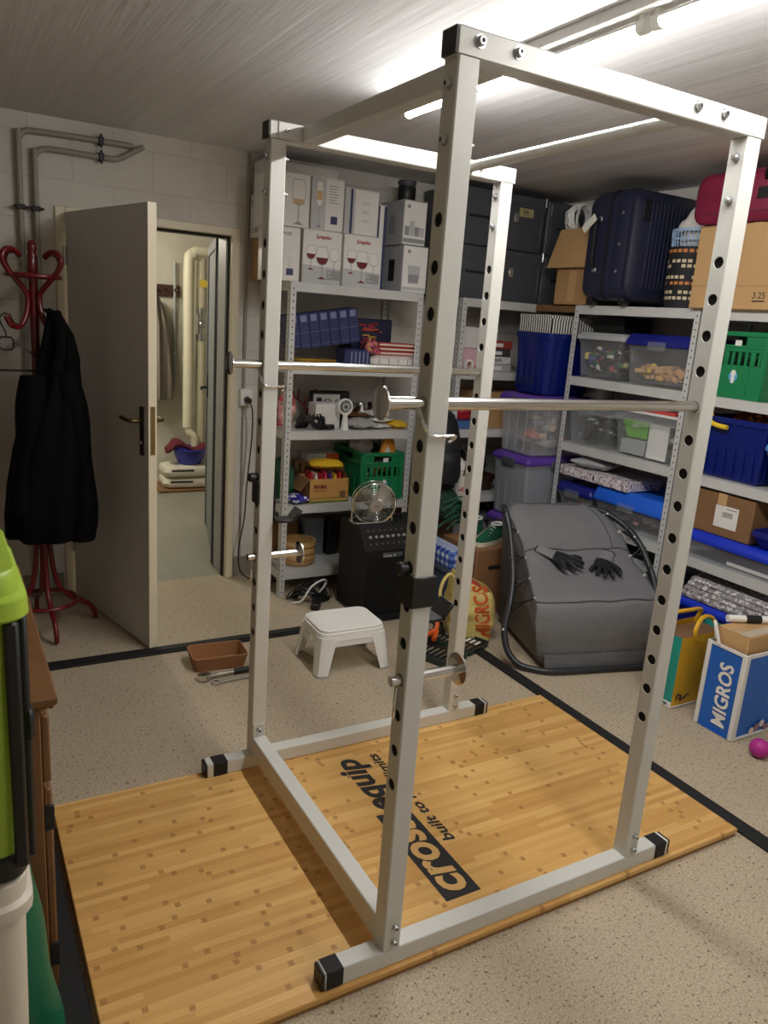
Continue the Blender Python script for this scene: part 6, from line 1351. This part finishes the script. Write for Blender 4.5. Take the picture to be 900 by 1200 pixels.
q.box(-a, -b - .0035, .003, a, -b + .001, .015, bev=.001); q.build('white_piping', m_whitep, t)
q = M(); q.text('MIGROS', (-a - .003, -b + .045, .035), (0, 0, 1), (0, 1, 0), 0, width=.29, height=.070, bold=.03)
q.warp(lambda v: Vector((-a + .006 * noise.noise(Vector(((v.y + b) / (2 * b) * 3 + 3, v.z / h * 3, 6.0))) * sin(pi * (v.y + b) / (2 * b)) * min(1, v.z / h * 3) + .012 * sin(pi * (v.y + b) / (2 * b)) * (1 - v.z / h) - .0028, v.y, v.z))); q.build('lettering', m_white, t, recalc=False)
q = M(); R = random.Random(4)
for i in range(9): cx, cz, r = -a + .12 + i * .032, .03 + .012 * (i % 3) + .02 * (i > 4), .017; q.add([(cx + r * cos(v), -b - .0068 - .0004 * (i % 3), max(.016, cz + r * sin(v))) for v in [2 * pi * k / 14 for k in range(14)]], [tuple(range(14))], i % 2)
q.build('printed_picture', [mat('pale mushroom print', (226, 216, 206), 0.5), mat('mauve print', (150, 110, 120), 0.5)], t, recalc=False)
q = M(); q.tube(spline([(-a + .05, b + .003, h - .01), (-a + .03, b + .006, h + .06), (-a + .0, b - .01, h + .085), (-a - .005, b - .03, h + .05), (-a - .004, b - .05, h + .0)], 5), .008, 6); q.build('bag_handle', m_whitep, t)
t = carton('carton', 'brown taped box standing inside the blue shopping bag', 1.955, .432, .006, 2.31, .585, .465, m_card2)
q = M()
for i in range(5): q.box(-.17 + .002, -.055 + i * .025, .4592, .16, -.05 + i * .025, .4597) if False else None
q.box(-.178, -.07, .4605, .175, -.02, .4612); q.build('glossy_tape', clear('clear parcel tape', (236, 226, 206), .55, .1), t)
t = thing('marker_roll', 'white tube with a black band lying on the taped brown box', 'tube', (2.16, .53, .4665 + .017), radians(-26)); q = M(); q.cyl((-.15, 0, 0), (.16, 0, 0), .016, 16); q.build('tube_body', m_white, t); q = M(); q.cyl((-.07, 0, 0), (.0, 0, 0), .0166, 16); q.build('band', m_ink, t)
m_yb = mat('yellow woven plastic', (228, 176, 44), 0.42, var=.04, bump=.4, bscale=18, bdist=.008); m_tb = mat('teal woven plastic', (28, 150, 140), 0.42, bump=.35, bscale=16, bdist=.008)
t, a, b, h = shop_bag('shopping_bag', 'yellow and teal shopping bag behind the blue one', 1.925, .725, 2.27, .90, .345, m_yb, m_tb, None)
q = M(); q.box(-a - .004, -b, .003, -a + .001, b, .03, bev=.001); q.text('coop', (-a - .0045, -b + .08, .008), (0, -1, 0), (0, 0, 1), 1, width=.06, height=.016, bold=.03); q.box(-a, -b - .004, .003, a, -b + .001, .010, bev=.001); q.build('white_border', [m_whitep, m_ink], t, recalc=False)
q = M(); q.tube(spline([(-a + .02, -b - .006, .045), (-a + .03, -b - .007, .07), (-a + .05, -b - .007, .06), (-a + .045, -b - .007, .04), (-a + .10, -b - .007, .065)], 4), .0035, 5); q.build('printed_line', m_ink, t)
q = M(); R = random.Random(6)
for i in range(7): x, z = a * .35 + R.uniform(-.02, .02), .24 + R.uniform(-.018, .018); q.box(x, -b - .0085, z, x + .012, -b - .008, z + .008)
q.build('printed_mark', m_whitep, t)
q = M(); q.tube(spline([(-a + .10, -b - .002, h - .02), (-a + .08, -b, h + .03), (-a + .14, -b + .02, h + .075), (a - .12, -b + .03, h + .06), (a - .08, -b - .002, h - .02)], 6), .010, 6); q.tube(spline([(-a + .02, b, h - .02), (-a + .05, b - .03, h + .055), (0, b - .06, h + .075), (a - .05, b - .03, h + .05), (a - .04, b, h - .02)], 6), .010, 6); q.build('bag_handle', m_yb, t)
t = carton('carton', 'small brown box inside the yellow and teal shopping bag', 1.96, .75, .006, 2.24, .88, .33, m_cardd, tape=False)
t = thing('ball', 'magenta ball on the carpet at the right edge in front of the blue bag', 'ball', (1.945, .29, .0)); M().sph((0, 0, .040), .040, 14).build('ball_body', mat('magenta rubber', (176, 40, 140), 0.5), t); M().tube(circ((0, 0, .04), .0402, 30, 1), .0012, 5, closed=True).build('seam', mat('deep magenta', (150, 30, 118), 0.5), t)
# ---------------------------------------------------------------- coat stand
CXs, CYs = -.505, 2.60
t = thing('coat_stand', 'dark red bentwood coat stand by the door wall', 'coat stand', (CXs, CYs, 0)); m_rw = mat('red lacquered wood', (104, 16, 22), 0.25, coat=.4)
q = M(); q.lathe([(.001, .42), (.014, .42), (.022, .46), (.024, .8), (.021, 1.3), (.020, 1.72), (.024, 1.74), (.022, 1.80), (.017, 1.815), (.022, 1.83), (.020, 1.855), (.010, 1.868), (.001, 1.87)], n=18); q.build('pole', m_rw, t)
HK = [(.145, 1.535), (.12, 1.495), (.08, 1.49), (.05, 1.525), (.034, 1.58), (.036, 1.635), (.065, 1.69), (.10, 1.735), (.118, 1.78), (.105, 1.815), (.075, 1.82), (.055, 1.80)]
HK = [(r * (1.10 if z < 1.56 else 1.42 if r > .06 else 1 + .42 * max(0, (r - .03) / .03)), z) for r, z in HK]
for k in range(4):
    an = radians(39 + 90 * k); q = M(); q.tube(spline([(r * cos(an), r * sin(an), z) for r, z in HK], 5), [.009] + [.013] * 40 + [.013] * 12 + [.011, .008, .006], 10) if False else q.tube(spline([(r * cos(an), r * sin(an), z) for r, z in HK], 5), .0125, 10); q.build('hook', m_rw, t)
q = M(); q.tube(circ((0, 0, 1.715), .115, 36), .0105, 10, closed=True); q.build('hook_ring', m_rw, t)
for k in range(4):
    an = radians(-85 + 90 * k); q = M(); q.tube(spline([(r * cos(an), r * sin(an), z) for r, z in ((.022, .50), (.032, .42), (.045, .30), (.075, .20), (.14, .135), (.205, .10), (.238, .05), (.24, .0125))], 5), .0125, 10); q.build('leg', m_rw, t)
q = M(); q.tube(circ((0, 0, .148), .150, 40), .0105, 10, closed=True); q.build('foot_ring', m_rw, t)
# black coat
t = thing('coat', 'long black hooded coat hanging on the coat stand', 'coat', (CXs, CYs, 0)); m_coat = mat('black padded cloth', (5, 5, 6), 0.85, spec=.15, bump=.35, bscale=12, bdist=.015)
SEC = [(1.575, .045, .02, .02), (1.555, .075, .03, .03), (1.47, .09, .06, .05), (1.36, .09, .085, .075), (1.24, .08, .10, .09), (1.12, .06, .13, .11), (.95, .045, .16, .125), (.78, .03, .175, .13), (.62, .02, .18, .135), (.52, .015, .175, .13), (.505, .015, .16, .12)]
q = M(); rings = []
for i, (z, cx, rx, ry) in enumerate(SEC):
    rings.append([(cx + (rx + .014 * sin(6 * a + z * 4) * min(1, i / 3)) * cos(a), -.10 + (ry + .014 * sin(7 * a - z * 3) * min(1, i / 3)) * sin(a), z + .02 * noise.noise(Vector((cos(a), sin(a), z * 2)))) for a in [2 * pi * k / 40 for k in range(40)]])
q.loft(rings); q.build('coat_body', m_coat, t, sharp=50)
q = M(); rings = []
for u in [i / 10 for i in range(11)]:
    cx = .105 + .06 * sin(pi * u * .8) + .02 * u; cz = 1.30 - .80 * u; r = .055 + .012 * sin(9 * u); rings.append([(cx + r * cos(a), -.13 + r * 1.1 * sin(a) - .02 * u, cz) for a in [2 * pi * k / 16 for k in range(16)]])
q.loft(rings); q.build('sleeve', m_coat, t)
q = M(); rings = []
for u in [i / 10 for i in range(11)]:
    cx = -.03 - .07 * u; cz = 1.28 - .62 * u; r = .055 + .01 * sin(8 * u); rings.append([(cx + r * cos(a), -.16 + r * sin(a), cz) for a in [2 * pi * k / 16 for k in range(16)]])
q.loft(rings); q.build('sleeve', m_coat, t)
q = M(); q.tube(spline([(.08, -.105, 1.56), (.09, -.14, 1.50), (.085, -.17, 1.40), (.06, -.18, 1.30)], 5), [.03] * 16 if False else .024, 8); q.build('hood_fold', m_coat, t)
# clothes hanger
t = thing('clothes_hanger', 'empty black clothes hanger on the left hook of the coat stand', 'hanger', (CXs - .125, CYs - .055, 1.515))
an = .15
q = M(); q.tube(spline([(.01, 0, -.012), (.024, 0, .012), (.0, 0, .03), (-.022, 0, .008), (-.012, 0, -.03), (0, 0, -.055), (0, 0, -.075)], 5), .0035, 8); q.build('hanger_hook', m_black, t)
q = M(); q.tube([(-.03, 0, -.09), (-.02, 0, -.075), (.02, 0, -.075), (.03, 0, -.09), (.03, 0, -.115), (.02, 0, -.13), (-.02, 0, -.13), (-.03, 0, -.115)], .0045, 8, closed=True); q.tube(spline([(.028, 0, -.09), (.10, 0, -.14), (.19, 0, -.20), (.20, 0, -.215), (.18, 0, -.22), (0, 0, -.222), (-.18, 0, -.22), (-.20, 0, -.215), (-.19, 0, -.20), (-.10, 0, -.14), (-.028, 0, -.09)], 4), .0048, 8); q.build('hanger_frame', m_black, t)

# ---------------------------------------------------------------- wooden dresser at the left edge
t = thing('dresser', 'brown stained wooden dresser at the left edge, seen past the green bin', 'dresser', (-.731, .215, 0)); wd, dp, hh = .50, .90, .83
q = M(); q.box(-wd, .02, .04, -.018, dp - .02, hh - .035, bev=.003); q.build('carcass', m_wood, t)
q = M(); q.loft([[(x, y, z) for x, y in ((-wd, 0 + i_), (0.015 - i_, 0 + i_), (.015 - i_, dp - i_), (-wd, dp - i_))] for z, i_ in ((hh - .035, .022), (hh - .025, .010), (hh - .018, .002), (hh - .004, 0), (hh, .004))]); q.build('top', m_wood, t)
for i, (y0, y1) in enumerate(((.03, .445), (.455, .87))):
    q = M(); q.box(-.018, y0, .07, .0, y1, .60, bev=.004); q.box(.0, y0 + .06, .13, .006, y1 - .06, .54, bev=.005); o = q.build('door', m_wood, t); q = M(); q.lathe([(.006, 0), (.006, .012), (.013, .02), (.013, .028), (.004, .034)], n=12); q.xf(0, Matrix.Translation((.0, y1 - .03 if i == 0 else y0 + .03, .36)) @ Matrix.Rotation(radians(90), 4, 'Y')); q.build('knob', m_bronze, o)
    for z in (.14, .50): q = M(); q.box(-.017, y0 - .006 if i == 0 else y1, z, .003, y0 + .001 if i == 0 else y1 + .006, z + .06, bev=.001); q.build('hinge', m_black, o)
    q = M(); q.box(-.018, y0, .615, .0, y1, .775, bev=.004); o = q.build('drawer', m_wood, t); q = M(); q.lathe([(.006, 0), (.006, .012), (.013, .02), (.013, .028), (.004, .034)], n=12); q.xf(0, Matrix.Translation((0, (y0 + y1) / 2, .695)) @ Matrix.Rotation(radians(90), 4, 'Y')); q.build('knob', m_bronze, o)
q = M(); q.box(-wd + .01, .03, 0, -.03, dp - .03, .04); q.build('plinth', m_wood, t)
# stacked bins in the foreground
t = thing('storage_box', 'white lidded bin standing lowest in the left foreground', 'storage box', (-.985, .01, 0)); a, b = .185, .155
m_wb = mat('off white plastic', (206, 198, 184), 0.45)
q = M(); q.loft([rrect(-a + i_, -b + i_, a - i_, b - i_, .04, z) for i_, z in ((.03, 0), (.022, .01), (.012, .605), (.012, .61))]); q.build('bin_body', m_wb, t)
q = M(); q.loft([rrect(-a + i_, -b + i_, a - i_, b - i_, .045, z) for i_, z in ((.006, .61), (.0, .615), (.0, .637), (.008, .643), (.008, .675), (.02, .682))]); q.build('lid', m_wb, t)
q = M(); q.box(a - .019, -.03, .30, a - .0165, -.01, .38); q.build('slot', mat('dark green print', (34, 74, 60), 0.5), t)
t = thing('storage_box', 'lime green bin with black clip handles, stacked on the white bin', 'storage box', (-.985, .01, .683), radians(1.2)); h = .543
q = M(); q.loft([rrect(-a + i_, -b + i_, a - i_, b - i_, .035, z) for i_, z in ((.022, .0), (.016, .01), (.012, .05), (.006, h - .06), (.006, h - .055))]); q.build('bin_body', m_lime, t)
q = M(); q.loft([rrect(-a + i_, -b + i_, a - i_, b - i_, .04, z) for i_, z in ((-.006, h - .075), (-.010, h - .07), (-.008, h - .042), (.002, h - .036), (.004, h - .006), (.008, h), (.045, h), (.052, h - .02), (.09, h - .024))]); q.build('lid', m_lime, t)
q = M(); q.loft([rrect(-a + i_, -b + i_, a - i_, b - i_, .038, z) for i_, z in ((.018, -.0), (.008, .004), (.004, .045), (.010, .05))]); q.build('base_skirt', m_black, t)
for sx in (-1, 1):
    for y0, y1 in ((-.135, -.10), (.10, .135)):
        q = M(); xa, xb = sorted((sx * (a - .008), sx * (a + .006))); q.box(xa, y0, .03, xb, y1, h - .075, bev=.005); xa, xb = sorted((sx * (a - .004), sx * (a + .010))); q.box(xa, y0 - .006, h * .46, xb, y1 + .006, h * .56, bev=.006); q.build('clip_handle', m_black, t)
for y in (-b + .004,):
    for x0, x1 in ((-.16, -.12), (a - .030, a - .008)):
        q = M(); q.box(x0, y - .008, .03, x1, y + .006, h - .075, bev=.005); q.build('clip_handle', m_black, t)
# dark green bag between the bin and the dresser
q, _ = sag_bag('g', '', '', 0, 0, 0, .07, .036, .56, None, 31, .55)
q2 = M(); rings = []
for j in range(17):
    v = j / 16; rings.append([(.0 + .035 * (1 - v) + (.075 - .035 * v) * cos(a) * (1 + .12 * noise.noise(Vector((cos(a) * 2, sin(a) * 2, v * 4)))), -.01 + .012 * v + (.040 - .012 * v) * sin(a), .56 * v) for a in [2 * pi * k / 24 for k in range(24)]])
q2.loft(rings); t = thing('plastic_bag', 'dark green plastic bag hanging between the white bin and the dresser', 'bag', (-.835, .185, .0)); q2.build('bag_body', mat('dark green film', (16, 104, 76), 0.4, bump=.4, bscale=18, bdist=.01), t)
q2 = M(); q2.tube(spline([(.03, -.01, .545), (.045, -.02, .57), (.03, -.025, .585), (.0, -.015, .56)], 4), .006, 6); q2.build('knot', mat('dark green film', (16, 104, 76)), t)
# ---------------------------------------------------------------- camera and colour
f, rx, ry, rz = 896.68, -.245901, .072973, -.528817
fw = Vector((-sin(rz) * cos(rx), cos(rz) * cos(rx), sin(rx))); rt = Vector((cos(rz), sin(rz), 0)); up = rt.cross(fw)
r2 = rt * cos(ry) + up * sin(ry); u2 = up * cos(ry) - rt * sin(ry)
cam = bpy.data.cameras.new('camera'); co = bpy.data.objects.new('camera', cam); C.objects.link(co)
cam.sensor_fit = 'VERTICAL'; cam.sensor_height = 36.0; cam.lens = 36.0 * f / 1200.0; cam.clip_start = .02; cam.clip_end = 40; cam.dof.use_dof = True; cam.dof.focus_distance = 2.7; cam.dof.aperture_fstop = 6.3
mw = Matrix((r2, u2, -fw)).transposed().to_4x4(); mw.translation = Vector((-.88102, -1.35234, 1.63641)); co.matrix_world = mw
sc = bpy.context.scene; sc.camera = co
w = bpy.data.worlds.new('world'); w.use_nodes = True; w.node_tree.nodes['Background'].inputs[0].default_value = (.05, .05, .05, 1); w.node_tree.nodes['Background'].inputs[1].default_value = 0.0; sc.world = w
sc.view_settings.view_transform = 'Standard'; sc.view_settings.look = 'None'; sc.view_settings.gamma = 1.0; sc.view_settings.use_curve_mapping = False
sc.view_settings.exposure = EXPO
cy = sc.cycles; cy.use_denoising = True; cy.max_bounces = 10; cy.diffuse_bounces = 6; cy.glossy_bounces = 4; cy.transparent_max_bounces = 24; cy.caustics_reflective = False; cy.caustics_refractive = False; cy.sample_clamp_indirect = 6.0
